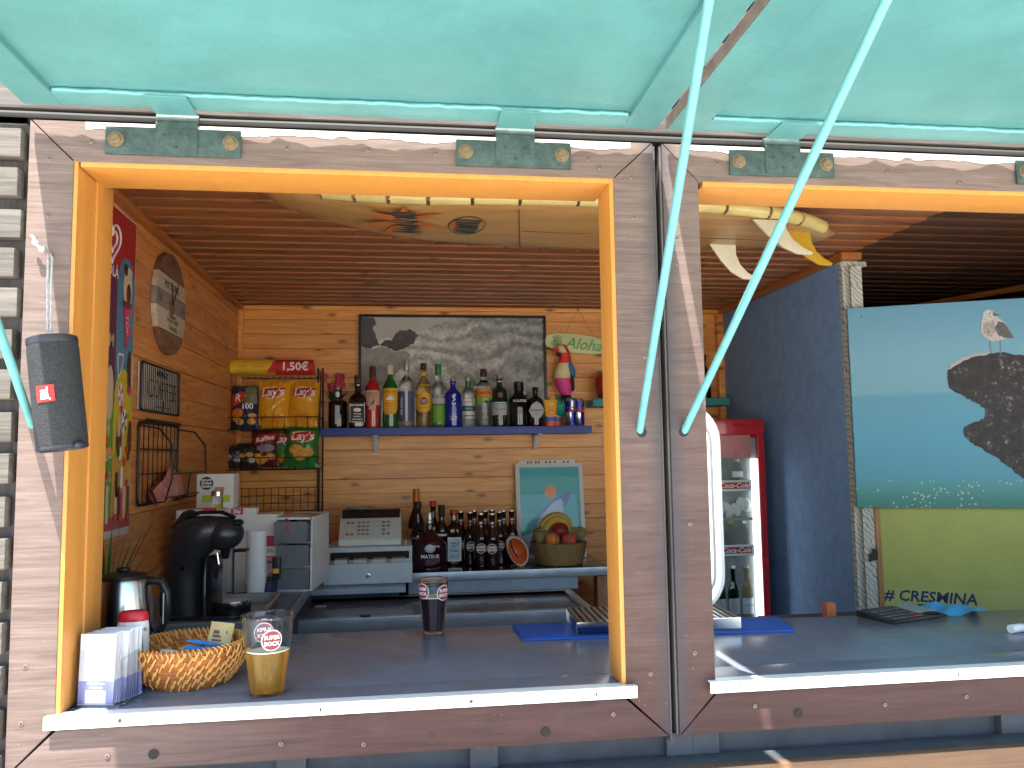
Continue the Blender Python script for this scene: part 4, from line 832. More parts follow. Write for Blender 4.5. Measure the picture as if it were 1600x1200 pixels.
foil_y=M('foil_yellow',(.80,.38,.02),.25,var=.10,vs=14,coat=.5,bump=.2,bs=60); foil_g=M('foil_green',(.03,.20,.04),.3,var=.15,coat=.4,bump=.2,bs=60); foil_b=M('foil_navy',(.02,.03,.08),.3,var=.3,coat=.4,bump=.2,bs=60); foil_k=M('foil_maroon',(.09,.02,.02),.3,var=.3,coat=.4,bump=.2,bs=60); foil_d=M('foil_dark',(.03,.025,.03),.3,var=.4,coat=.4,bump=.2,bs=60)
chipm=M('crisp_print',(.72,.36,.06),.5,var=.3,vs=50)
def lays(label,loc,w,h,mat,seed,rz=0,lean=0,tilt=-.1,chips=False):
    t,on,word=bag(label,loc,w,h,mat,rz,tilt,lean,seed)
    zc=h*.74
    on(circ((-.002,zc),w*.36,22,h*.135),'logo_disc',M('logo_cream',(.80,.62,.20),.4),.0010)
    on([(-w*.36,zc-.020),(0,zc-.026),(w*.31,zc-.012),(w*.37,zc+.024),(w*.05,zc+.022),(-w*.36,zc+.012)],'logo_ribbon',red_m,.0018)
    word("Lay's",w*.35,0,zc,wink,.2,.06,.001)
    if chips:
        for k,(x,z,r) in enumerate(((-.02,h*.42,.032),(.025,h*.36,.030),(-.005,h*.27,.028))): on(circ((x,z),r,18,r*.7),'crisp_print',chipm,.0012+.0006*k)
    else: on([(-w*.28,h*.12),(w*.30,h*.10),(w*.26,h*.26),(0,h*.30),(-w*.25,h*.24)],'crisp_print',M('crisp_gold',(.72,.27,.02),.4,var=.25,vs=40),.001)
    return t
lays('yellow crisp bag, left of the two yellow ones on the upper tray',(-.600,2.455,1.683),.150,.215,foil_y,2,tilt=-.10)
lays('yellow crisp bag at the right end of the upper tray',(-.468,2.448,1.683),.140,.215,foil_y,5,lean=.05,tilt=-.14)
t,on,word=bag('dark blue crisp bag marked 100 at the left of the upper tray',(-.718,2.448,1.678),.130,.20,foil_b,lean=-.03,seed=8)
on([(-.058,.15),(-.02,.172),(.0,.165),(.005,.125),(-.055,.100)],'logo_ribbon',M('bag_red',(.60,.06,.03),.4,var=.2)); word('R',.045,-.030,.138,wink); on([(.005,.19),(.05,.195),(.055,.11),(.0,.11)],'bag_panel',M('bag_olive',(.18,.20,.09),.4,var=.2)); word('100',.034,.014,.098,wink,0)
on(circ((-.03,.07),.026,14,.022),'bag_panel',M('bag_orange',(.70,.22,.03),.4,var=.2))
for k,(x,z) in enumerate(((-.035,.045),(-.02,.03),(.035,.055),(.03,.03))): on(circ((x,z),.018,12,.013),'crisp_print',chipm,.0014+.0005*k)
t,on,word=bag('maroon ridged crisp bag with red logo on the lower tray',(-.632,2.45,1.505),.125,.165,foil_k,seed=11)
on([(-.05,.10),(.045,.122),(.05,.155),(0,.150),(-.045,.135)],'logo_ribbon',red_m); word('Ruffles',.030,0,.126,wink,.25,.22); on(circ((.005,.085),.04,18,.017),'bag_panel',M('bag_lilac',(.30,.2,.27),.4))
for k,(x,z) in enumerate(((-.03,.045),(.0,.035),(.03,.045),(-.015,.025))): on(circ((x,z),.020,12,.014),'crisp_print',chipm,.0012+.0005*k)
lays('green crisp bag, mostly hidden behind the front green one',(-.545,2.475,1.505),.125,.170,foil_g,14,lean=-.04)
lays('bright green crisp bag with crisps printed on it, right on the lower tray',(-.472,2.430,1.500),.150,.190,foil_g,17,lean=.06,chips=True)
t,on,word=bag('small dark crisp bag, leftmost on the lower tray',(-.765,2.45,1.500),.100,.105,foil_d,seed=20)
for k,(x,z) in enumerate(((-.02,.05),(.02,.04))): on(circ((x,z),.018,10,.012),'bag_print',lab_g,.001+.0005*k)
t,on,word=bag('small brown crisp bag, second from left on the lower tray',(-.705,2.445,1.500),.100,.115,foil_d,seed=23)
for k,(x,z) in enumerate(((-.02,.055),(.012,.06),(.02,.035))): on(circ((x,z),.016,10,.012),'bag_print',chipm if k<2 else lab_g,.001+.0005*k)
# ------------------------------------------------------------------ left wall: poster, clock, wire sign, wire basket
WX=-.7845
ip=thing('ice_cream_poster','tall ice cream price poster with red top on the left wall','poster',(WX,.88,1.342))
def pl(poly,x,mat,name): # poly in (Y,Z) relative to the poster
    return MB().pyz(poly,x,x+.0004).build(name,mat,ip)
MB().box(0,.0022,-.27,.248,0,.897).build('poster_sheet',M('poster_white',(.62,.50,.45),.35,coat=.3,var=.05),ip)
i_red=M('ice_red',(.42,.015,.02),.35,var=.06,coat=.3); i_blue=M('ice_blue',(.05,.22,.36),.35,var=.1,coat=.3); i_pur=M('ice_purple',(.10,.02,.08),.35,var=.2,coat=.3); i_gr=M('ice_green',(.10,.32,.03),.35,var=.12,coat=.3); i_ye=M('ice_yellow',(.62,.48,.03),.35,var=.08,coat=.3); i_or=M('ice_orange',(.62,.33,.05),.35,var=.15,coat=.3); i_cr=M('ice_cream',(.66,.52,.35),.4,var=.1,coat=.3); i_ch=M('ice_choc',(.07,.025,.015),.3,var=.2,coat=.3); i_wh=M('ice_white',(.75,.72,.68),.4,var=.04); i_pk=M('ice_pink',(.60,.03,.14),.4)
pl([(-.265,.892),(-.265,.02),(.243,.02),(.243,.892)],.0023,i_red,'print_field')
colr=(.10,.243)
pl([(.105,.28)]+[(.105,.70)]+arcpts((.176,.70),.067,180,0,10,.075)+[(.243,.28)],.0029,i_blue,'print_field')
pl([(-.265,.28),(.102,.28),(.102,.66)]+arcpts((.05,.66),.052,0,180,8,.09)+[(-.02,.60),(-.265,.60)],.0029,i_pur,'print_field')
pl([(-.265,.03),(.095,.03),(.095,.33)]+arcpts((.04,.33),.055,0,180,10,.10)+[(-.265,.33)],.0035,i_gr,'print_field')
pl([(.098,.03),(.240,.03),(.240,.36)]+arcpts((.170,.36),.070,0,180,10,.10)+[(.098,.36)],.0035,i_ye,'print_field')
pl([(.098,.031),(.239,.031),(.239,.22),(.098,.22)],.0041,i_or,'print_field')
pl([(-.265,.03),(.03,.03),(.03,.15)]+arcpts((0,.15),.03,0,180,6,.05)+[(-.265,.15)],.0041,cap_r,'print_field')
pl([(-.265,.02),(.242,.02),(.242,.058),(-.265,.045)],.0047,i_red,'print_field')
# heart logo as two nested outlines
def heart(s,cy,cz):
    P=[]
    for k in range(28):
        a=2*math.pi*k/28; P.append((cy+s*.062*16*math.sin(a)**3/16, cz+s*.062*(13*math.cos(a)-5*math.cos(2*a)-2*math.cos(3*a)-math.cos(4*a))/16))
    return P
for s in (1.0,.55): MB().tube([(.0033,y,z) for y,z in heart(s,.055,.80)],.0032,6,closed=True).build('heart_logo',i_wh,ip)
text(ip,'OLÁ',.040,i_wh,(.0034,.068,.715),face='+x',bold=.001)
def shape(poly,m,name='product_print',lay=0): return pl(poly,.0048+.0005*lay,m,name)
shape([(.148,.64),(.172,.52),(.185,.52),(.205,.64)],i_pk,lay=1); shape(circ((.178,.69),.036,16,.060),i_cr,lay=1); shape(circ((.186,.675),.018,12,.03),i_ch,lay=2); shape(circ((.160,.74),.016,10,.018),i_ch,lay=2); shape(circ((.190,.735),.018,10,.014),i_cr,lay=3); shape(arcpts((.178,.65),.034,180,360,8,.02),i_ch,lay=3)
text(ip,'TOP',.030,i_wh,(.0060,.179,.585),face='+x',rot=-1.45)
shape(circ((.214,.455),.021,14,.062),i_ch,lay=1); shape(arcpts((.220,.455),.020,-80,80,8,.058),i_cr,lay=2)
shape([(.112,.48),(.120,.50),(.160,.50),(.158,.48),(.132,.435),(.120,.43)],i_wh,lay=1); shape([(.117,.478),(.124,.494),(.154,.494),(.152,.48),(.131,.443),(.123,.44)],i_blue,lay=2)
for cy,cz,m2 in ((.142,.385,i_pk),(.178,.315,i_ch)):
    shape(circ((cy,cz),.020,14,.034),i_wh,lay=1)
    for k in range(4):
        a=k*math.pi/2+.3; shape([(cy,cz),(cy+.019*math.cos(a),cz+.032*math.sin(a)),(cy+.019*math.cos(a+.6),cz+.032*math.sin(a+.6))],m2,lay=2)
    shape([(cy-.004,cz-.03),(cy-.002,cz-.075),(cy+.003,cz-.075),(cy+.005,cz-.03)],i_cr,lay=0)
shape(circ((.140,.235+.02),.020,14,.044),i_ch,lay=2); shape(circ((.148,.225),.014,8,.02),i_wh,lay=3); shape(circ((.225,.27),.016,10,.05),cap_b,lay=2)
shape(circ((.062,.385),.026,14,.075),i_cr,lay=1); shape([(.058,.31),(.058,.27),(.066,.27),(.066,.31)],i_cr,lay=0)
text(ip,'M',.05,i_cr,(.0060,.062,.525),face='+x',bold=.001)
for y,z in ((.198,.565),(.205,.40),(.148,.345),(.185,.20),(.205,.14),(.055,.165),(.045,.26),(.120,.05),(.160,.05),(.215,.05),(.200,.235)):
    shape([(y-.010,z+.012),(y+.010,z+.012),(y+.010,z-.002),(y,z-.014),(y-.010,z-.002)],i_pk if z>.3 else cap_r,'price_tag',lay=4)
text(ip,'SOLERO',.036,i_wh,(.0054,.045,.215),face='+x',rot=.2,sx=.7,bold=.0006); text(ip,'A FRUTA',.016,i_wh,(.0054,.052,.172),face='+x'); text(ip,'REFRESCA',.016,i_wh,(.0054,.052,.155),face='+x')
for y,z in ((.05,.29),(.19,.33)): text(ip,'NOVO',.016,i_wh if y<.1 else ink,(.0054,y,z),face='+x')
shape(arcpts((.04,.245),.05,200,330,10,.03)+list(reversed(arcpts((.04,.25),.038,200,330,10,.012))),po,lay=3)
for k,(y,z,h_,m2) in enumerate(((.135,.30,.06,i_cr),(.136,.24,.05,i_ch),(.215,.24,.07,cap_b),(.165,.16,.06,i_wh),(.128,.14,.07,cap_b),(.125,.085,.08,i_cr),(.150,.09,.09,cap_b),(.168,.085,.07,i_pk),(.190,.09,.09,i_cr),(.222,.095,.08,i_ch),(.06,.09,.10,i_cr))):
    shape(rrect(y-.010,y+.010,z-h_/2,z+h_/2,.008,3),m2,lay=3)
# clock
ck=thing('wall_clock','round wooden plank wall clock with coffee lettering on the left wall','clock',(WX+.001,1.44,2.058))
cl_b=WOOD('clock_brown','#5a3a28','#8a6448',1,.6,knots=.2,bump=.2); cl_w=WOOD('clock_pale','#a8937c','#cbb8a0',1,.6,knots=.1,bump=.2); cl_g=WOOD('clock_grey','#6d6560','#8e847b',1,.6,knots=.1,bump=.2)
R_=.168
cuts=[-R_,-.095,-.025,.03,.085,R_]; mm=[cl_b,cl_w,cl_w,cl_g,cl_w,cl_b]; mm=[cl_b,cl_w,cl_g,cl_w,cl_b]
for i in range(5):
    z0,z1=cuts[i]+.0007,cuts[i+1]-.0007; P=[]
    for k in range(11): z=z0+(z1-z0)*k/10; P.append((math.sqrt(max(0,R_*R_-z*z)),z))
    Q=[(-y,z) for y,z in reversed(P)]
    MB().pyz(P+Q,0,.018).build('clock_plank',mm[i],ck,.0008)
text(ck,'HOT COFFEE',.032,M('clock_ink',(.08,.06,.05),.6),(.0186,-.005,.055),face='+x',sx=.85,bold=.0008); text(ck,'French Vanilla',.024,ink,(.0186,.01,-.055),face='+x',sx=.9,bold=.0005); text(ck,'Coffee Mix',.022,ink,(.0186,.01,-.080),face='+x',bold=.0005)
text(ck,'XII',.036,ink,(.0186,0,.138),face='+x'); text(ck,'VI',.036,ink,(.0186,0,-.13),face='+x'); text(ck,'IX',.036,ink,(.0186,-.125,0),face='+x'); text(ck,'III',.036,ink,(.0186,.13,0),face='+x')
MB().pyz([(-.03,.012),(-.026,-.025),(-.012,-.037),(.012,-.037),(.026,-.025),(.03,.012)],.0182,.0188).build('cup_print',cl_b,ck); MB().pyz([(-.05,-.03),(-.02,-.046),(.03,-.046),(.055,-.03),(.03,-.040),(-.02,-.040)],.0190,.0194).build('saucer_print',ink,ck)
for a,l in ((.65,.11),(-.3,.075)): MB().pyz([(-.004*math.cos(a),.004*math.sin(a)),(l*math.sin(a),l*math.cos(a)),(.004*math.cos(a),-.004*math.sin(a))],.021,.0225).build('clock_hand',black_m,ck)
# wire coffee sign
ws2=thing('wire_coffee_sign','square wire sign spelling COFFEE in front of pale slats on the left wall','sign',(WX+.002,1.372,1.768))
MB().box(0,.003,-.198,.198,-.070,.070).build('back_panel',M('sign_panel',(.66,.60,.52),.6,var=.1),ws2)
fw=[(.010,y,z) for y,z in rrect(-.2,.2,-.072,.072,.012,4)]; MB().tube(fw,.0035,6,closed=True).build('wire_frame',wire,ws2)
for i in range(21): MB().tube([(.007,-.19+.019*i,-.070),(.007,-.19+.019*i,.070)],.0013,5).build('wire_bar',wire,ws2)
text(ws2,'COFFEE',.085,ink,(.0125,0,-.005),face='+x',sx=1.05,bold=-.0016)
for k in range(3): MB().tube([(.012,-.05+.01*j+.0,.045+.006*math.sin(j*1.2+k*2)+.004*k) for j in range(11)],.0016,5).build('steam_wire',wire,ws2)
MB().tube([(.012,-.06,-.055),(.012,.10,-.055)],.0018,5).build('wire_bar',wire,ws2); MB().tube([(.012,.015,-.035),(.012,.015,-.068)],.0018,5).build('wire_bar',wire,ws2)
# wire basket on the wall
wb=thing('wire_wall_basket','black wire wall basket with one packet in it below the coffee sign','basket',(WX+.003,1.385,1.415))
MB().tube([(0.004,y,z) for y,z in rrect(-.205,.205,0,.245,.02,4)],.004,6,closed=True).build('back_frame',wire,wb)
for i in range(8): MB().tube([(.004,-.16+.046*i,.0),(.004,-.16+.046*i,.245)],.0018,5).build('wire',wire,wb)
for z in (.09,.165): MB().tube([(.004,-.205,z),(.004,.205,z)],.0025,5).build('wire',wire,wb)
for y in (-.20,.20): MB().tube([(.004,y,.235),(.06,y,.225),(.095,y,.18),(.10,y,.08),(.08,y,.01),(.004,y,.0)],.003,6).build('side_wire',wire,wb)
for x,z in ((.10,.09),(.085,.02)): MB().tube([(x,-.20,z),(x,.20,z)],.0028,5).build('front_wire',wire,wb)
MB().tube([(.10,0,.09),(.09,0,.02),(.05,0,.0)],.0025,5).build('front_wire',wire,wb)
MB().tube([(.008,-.14,.250),(.008,.20,.250)],.008,8).build('top_roll',wire,wb)
pk=thing('paper_packet','crumpled pink and white packet lying in the wire wall basket','packet',(WX+.05,1.37,1.418),rot=(.12,-.35,0))
mb=MB(); mb.add([(0,-.13,.01),(.012,.12,.0),(.015,.15,.055),(.0,.13,.10),(.01,-.02,.075),(-.01,-.11,.055),(.02,0,.04)],[(0,1,6),(1,2,6),(2,3,6),(3,4,6),(4,5,6),(5,0,6)]); mb.add([(-.012,-.13,.01),(-.004,.12,.0),(.0,.15,.055),(-.014,.13,.10),(-.012,-.02,.075),(-.025,-.11,.055),(-.03,0,.04)],[(6,1,0),(6,2,1),(6,3,2),(6,4,3),(6,5,4),(6,0,5)])
mb.build('packet',M('packet_pink',(.55,.22,.18),.5,var=.5,vs=25),pk)
# ------------------------------------------------------------------ coffee machine and tray
TZ=1.1005
rs_=thing('dark_riser','low dark stand under the tray of the coffee machine','stand',(-.56,.90,TZ)); MB().box(-.20,.19,-.22,.24,0,.038).build('board',slate,rs_,.003)
TR=TZ+.0385
tr=thing('serving_tray','grey rounded serving tray under the coffee machine','tray',(-.555,.895,TR))
tp=rrect(-.185,.185,-.18,.20,.04,6); tp2=[(x*1.06,y*1.06) for x,y in tp]
mb=MB(); n=len(tp); vs=[(x*.9,y*.9,.002) for x,y in tp]+[(x,y,.003) for x,y in tp]+[(x*1.04,y*1.04,.024) for x,y in tp]+[(x*1.09,y*1.09,.026) for x,y in tp]+[(x*1.09,y*1.09,.0235) for x,y in tp]+[(x*1.0,y*1.0,0) for x,y in tp]
fs=[tuple(range(n))]+[(i*n+k,i*n+(k+1)%n,(i+1)*n+(k+1)%n,(i+1)*n+k) for i in range(5) for k in range(n)]+[tuple(reversed([5*n+k for k in range(n)]))]
mb.add(vs,fs).build('tray',M('tray_grey',(.20,.21,.22),.35,var=.1),tr,ang=30)
cm=thing('coffee_machine','black capsule coffee machine with rounded head on the tray','coffee machine',(-.520,.905,TR+.003),rz=-.12); cm.scale=(.86,.86,.84)
cb=M('machine_black',(.016,.017,.022),.33,var=.15); cbl=M('machine_gloss',(.01,.01,.012),.12,var=.1)
# body: lofted column that leans up into the head
secs=[(-.035,.0,.105,.052,.01),(-.037,0,.103,.055,.06),(-.034,0,.098,.057,.12),(-.024,0,.092,.060,.18),(-.008,0,.098,.066,.225),(.008,0,.104,.068,.26),(.018,0,.090,.062,.288),(.022,0,.055,.045,.303),(.022,0,.012,.012,.308)]
vs=[];n=22;fs=[]
secs=[(a-.03 if z<.2 else a-.02,b,c*.62 if z<.2 else c*.85,d,z) for a,b,c,d,z in secs]
for x,y,rx,ry,z in secs:
    for k in range(n): a=2*math.pi*k/n; vs.append((x+rx*math.cos(a),y+ry*math.sin(a),z))
fs=[(i*n+k,i*n+(k+1)%n,(i+1)*n+(k+1)%n,(i+1)*n+k) for i in range(len(secs)-1) for k in range(n)]+[tuple(reversed(range(n)))]
MB().add(vs,fs).build('body',cb,cm,ang=80)
MB().ell((.055,-.002,.252),(.062,.055,.052),20,12).build('head',cb,cm)
MB().ell((.100,-.004,.285),(.016,.030,.012),12,8).build('lever',cbl,cm); MB().tube([(-.06,0,.300),(-.02,0,.318),(.05,0,.318),(.09,0,.30)],.006,8).build('lock_handle',cbl,cm)
MB().box(.095,.128,-.022,.022,.196,.206).build('capsule_tab',cbl,cm,.003); MB().tube([(.062,0,.205),(.062,0,.175)],.016,12,r1=.010).build('spout',cbl,cm)
MB().box(.02,.040,-.05,.05,.01,.19).build('front_column',cbl,cm,.01); MB().tube([(.055,-.052,.20),(.060,-.050,.165)],.003,6).build('nozzle_rim',steel,cm)
MB().pxy(rrect(-.10,.125,-.062,.062,.03,5),0,.012).build('foot',cb,cm,.003); MB().pxy(circ((.085,0),.055,24),.0122,.045).build('drip_tray',cbl,cm,.003); MB().pxy(circ((.085,0),.047,24),.0452,.048).build('drip_grid',steel,cm,.001)
MB().lathe([(.007,0),(.007,.002),(.004,.002),(.004,.001),(0,.001)],seg=12).build('button',cbl,cm,loc=(-.045,-.058,.155),rot=(math.pi/2,0,0))
MB().tube([(-.09,.02,.02),(-.10,.04,.15),(-.085,.03,.27),(-.05,0,.30)],.028,12).build('water_tank',cbl,cm)
# boxes and small goods behind it
card=M('white_card',(.70,.69,.66),.6,var=.04); lime=M('lime_print',(.48,.58,.05),.5,var=.05); navy=M('navy_card',(.02,.03,.10),.5,var=.1); magenta=M('magenta_tag',(.55,.03,.10),.5,var=.05)
def logo(par,x,y,z,r):
    MB().pxz(circ((x,z),r,22),y-.0012,y-.0002).build('logo_disc',ink,par); text(par,'NESCAFÉ',r*.36,wink,(x,y-.0016,z+r*.48),bold=.0003); text(par,'Dolce',r*.62,wink,(x,y-.0016,z+r*.05),bold=.0004); text(par,'Gusto',r*.62,wink,(x,y-.0016,z-r*.45),bold=.0004)
cbx=thing('capsule_box','tall white capsule box with lime band and dark round logo behind the coffee machine','box',(-.643,1.58,TZ)); 
MB().box(-.060,.060,-.03,.06,0,.396).build('carton',card,cbx,.002); logo(cbx,-.028,-.03,.365,.022); MB().box(-.042,.05,-.0312,-.0302,.300,.325).build('print_band',lime,cbx); MB().pxz([(.0,.327),(.028,.327),(.031,.352),(-.002,.352)],-.0312,-.0302).build('glass_print',M('latte_print',(.50,.25,.14),.5,var=.2),cbx)
cbx2=thing('capsule_box','white capsule box with large dark round logo at the left wall','box',(-.665,1.44,TZ)); MB().box(-.062,.075,-.04,.07,0,.285).build('carton',card,cbx2,.002); logo(cbx2,-.018,-.04,.255,.031)
MB().box(.02,.062,-.042,-.0405,.272,.292).build('price_tag',magenta,cbx2)
sh3=thing('spice_jar','small glass shaker with metal lid standing on the capsule box','jar',(-.608,1.425,1.386)); MB().lathe([(0,0),(.017,0),(.019,.004),(.019,.036),(.016,.042),(0,.042)],seg=16).build('jar',g_clear,sh3); MB().lathe([(0,.042),(.0185,.042),(.0185,.056),(.016,.059),(0,.059)],seg=16).build('lid',steel,sh3)
tg=thing('price_card','white shelf card with magenta 30 cent tag leaning behind the machine','price tag',(-.556,1.52,1.359)); MB().box(-.055,.055,0,.05,0,.022).build('card',card,tg,.001); MB().box(-.028,.012,-.0012,-.0002,.001,.021).build('tag',magenta,tg); text(tg,'30¢',.017,wink,(-.008,-.0016,.011),bold=.0004)
bx3=thing('white_carton','plain white carton right of the coffee machine','box',(-.50,1.58,TZ)); MB().box(-.072,.065,-.05,.09,0,.252).build('carton',card,bx3,.002); MB().box(.02,.066,-.0515,-.0502,.15,.185).build('price_tag',magenta,bx3); MB().box(.02,.07,-.0515,-.0502,.095,.118).build('price_tag',magenta,bx3); text(bx3,'30¢',.018,wink,(.046,-.052,.106),bold=.0004); text(bx3,'30¢',.018,ink,(.046,-.052,.135)); MB().pxz(circ((.052,.05),.016,14),-.0515,-.0502).build('print_dot',M('tan_print',(.4,.25,.15),.5),bx3); MB().box(-.07,.07,-.06,.095,.252,.258).build('lid',card,bx3,.001)
pc=thing('paper_cup_stack','tall stack of white paper cups beside the coffee machine','cups',(-.466,1.33,TZ))
cupw=M('cup_white',(.72,.75,.78),.55,var=.03)
for i in range(22):
    MB().lathe([(.0225,.0),(.0295,.060),(.0315,.0600),(.0318,.0635),(.0300,.0640),(.0285,.062),(.0215,.004),(0,.004),(0,0)],seg=20).build('paper_cup',cupw,pc,loc=(0,0,.0075*i)) if i==0 else link('paper_cup',pc.children[0].data,pc,(0,0,.0075*i))
nv=thing('navy_box','dark navy box at the foot of the drawers','box',(-.44,1.50,TZ)); MB().box(-.06,.01,-.10,.03,0,.05).build('box',navy,nv,.003)
yb=thing('yellow_marked_pack','small black pack with yellow mark between the carton and the drawers','pack',(-.424,1.47,TZ+.0505)); MB().box(-.012,.012,-.02,.02,0,.07).build('pack',black_m,yb,.002); MB().box(-.010,.010,-.021,-.0203,.02,.035).build('mark',lab_y,yb)
dr=thing('drawer_organiser','white frame organiser with three smoky plastic drawers','organiser',(-.355,1.62,TZ),rz=-.12)
smoky=M('smoky_plastic',(.20,.22,.25),.2,var=.1,alpha=.82)
MB().box(-.075,-.068,-.10,.16,0,.245).box(.045,.052,-.10,.16,0,.245).box(-.068,.045,-.10,.16,.238,.245).box(-.068,.045,.153,.16,0,.238).box(-.068,.045,-.10,.153,.078,.082).box(-.068,.045,-.10,.153,.158,.162).box(-.068,.045,-.10,.153,0,.004).build('frame',white_m,dr,.001)
for z,y in ((.006,-.10),(.084,-.115),(.164,-.135)):
    d=MB().box(-.066,.043,y-.004,y,z,z+.070).box(-.066,-.062,y,.14,z,z+.060).box(.039,.043,y,.14,z,z+.060).box(-.062,.039,y,.14,z,z+.003); d.build('drawer',smoky,dr,.001)
rbn=thing('pink_ribbon','pink ribbon loop hanging over the top drawer','ribbon',(-.40,1.49,1.315)); MB().tube([(0,0,.03),(.012,-.004,.02),(.004,-.008,.0),(.016,-.006,-.025)],.004,6,r1=.002).build('ribbon',magenta,rbn)
for i,(x,y,h,m2,lb) in enumerate(((-.385,1.78,.20,navy,'dark navy carton behind the drawers'),(-.33,1.86,.155,card,'small white carton behind the drawers near the register'),(-.352,1.95,.20,card,'taller white carton at the far end of the side counter'))):
    t=thing('carton',lb,'box',(x,y,TZ)); MB().box(-.035,.012,-.03,.03,0,h).build('carton',m2,t,.002); MB().box(-.012,.010,-.0312,-.0302,h*.6,h*.85).build('print',ink if m2 is card else lab_g,t)
# ------------------------------------------------------------------ front counter goods
CZ=CT+.0005
ke=thing('electric_kettle','brushed steel electric kettle behind the orange jamb','kettle',(-.562,.42,CZ),rz=.2)
MB().lathe([(0,0),(.058,0),(.062,.004),(.062,.016),(0,.016)],seg=28).build('base',black_m,ke)
MB().lathe([(0,.0165),(.060,.0165),(.061,.03),(.056,.09),(.050,.135),(.048,.140),(.044,.140)],seg=30).build('body',steel,ke)
MB().lathe([(.0475,.1395),(.045,.147),(.02,.153),(0,.154)],seg=24).build('lid',black_m,ke); MB().ell((0,0,.158),(.014,.008,.006),10,6).build('lid_knob',black_m,ke)
MB().tube([(.046,-.01,.135),(.072,-.014,.132),(.082,-.016,.11),(.083,-.016,.06),(.066,-.012,.03)],.0085,10).build('handle',black_m,ke); MB().box(.0765,.0785,-.028,-.022,.05,.11).build('level_window',lab_lb,ke)
MB().add([(-.045,-.012,.10),(-.045,.012,.10),(-.072,0,.138),(-.044,-.020,.138),(-.044,.020,.138)],[(0,2,3),(1,4,2),(0,1,2)]).build('spout',steel,ke)
# wrapped packets in a clear holder
ho=thing('packet_holder','clear plastic holder full of wrapped white packets in the left counter corner','holder',(-.470,.066,CZ),rz=-.12)
acry=M('clear_plastic',(.95,.96,.98),.06,trans=1,ior=1.2,var=0)
MB().box(-.040,.040,-.030,-.029,.001,.085).box(-.040,-.039,-.029,.036,.001,.072).box(.039,.040,-.029,.036,.001,.072).box(-.040,.040,.035,.036,.001,.075).box(-.039,.039,-.029,.035,.0,.001).build('holder',acry,ho)
pkw=M('packet_white',(.80,.81,.85),.4,trans=.4,ior=1.15,var=0); pkb=M('packet_blue',(.24,.26,.50),.45,var=.1)
PKM=MB().box(-.0275,.0275,-.0014,.0014,.002,.036,1).box(-.0275,.0275,-.0014,.0014,.036,.1045,0).box(-.0283,.0283,-.0005,.0005,.0,.002,0).box(-.0283,.0283,-.0005,.0005,.1045,.1065,0)
PKm=PKM.mesh('wrapper',[pkw,pkb])
for i in range(15):
    a=-.12+random.uniform(-.03,.03); off=Vector((-.002+.0012*i,-.022+.0040*i,0)); off.rotate(Matrix.Rotation(-.12,3,'Z'))
    t=thing('wrapped_packet','white packet with pale blue foot standing behind others in the clear holder','packet',(-.470+off.x,.066+off.y,CZ+.0015),group='wrapped packets in the clear holder',rot=(random.uniform(-.03,.02),random.uniform(-.05,.05),a+ (.10 if i>7 else 0)))
    link('wrapper',PKm,t)
    if i==0:
        t['label']='front white packet with blue print standing in the clear holder'; del t['group']; MB().box(-.016,.016,-.0019,-.0015,.003,.0225).build('print_window',pkw,t)
        MB().box(-.014,.014,-.0020,-.0016,.0315,.0335).build('print_line',wink,t); MB().box(-.010,.010,-.0020,-.0016,.0255,.0275).build('print_line',wink,t)
# white bottle with red cap
co=thing('lotion_bottle','flat white bottle with red cap behind the packet holder','bottle',(-.462,.170,CZ),rz=.1)
wb_=M('lotion_white',(.74,.74,.72),.35,var=.02)
MB().lathe([(0,0),(.024,0),(.026,.003),(.026,.06),(.0255,.095),(.024,.1035),(0,.1035)],seg=28,sy=.62).build('bottle_body',wb_,co)
MB().lathe([(0,.1037),(.0245,.1037),(.025,.106),(.0235,.116),(.019,.120),(0,.1215)],seg=28,sy=.64).build('cap',M('cap_crimson',(.50,.015,.03),.35,var=.05),co)
text(co,'Cologne',.0135,ink,(.003,-.0168,.092)); MB().box(-.0145,-.0085,-.0172,-.0160,.089,.099).build('red_mark',red_m,co); MB().pxz([(.0,.055),(.010,.080),(.018,.085),(.02,.055)],-.0168,-.0150).build('dark_print',lab_dg,co)
for i in range(9): MB().box(.008,.021,-.0158-.0006*(i%2),-.0128,.012+.0028*i,.0134+.0028*i).build('barcode_line',ink,co)
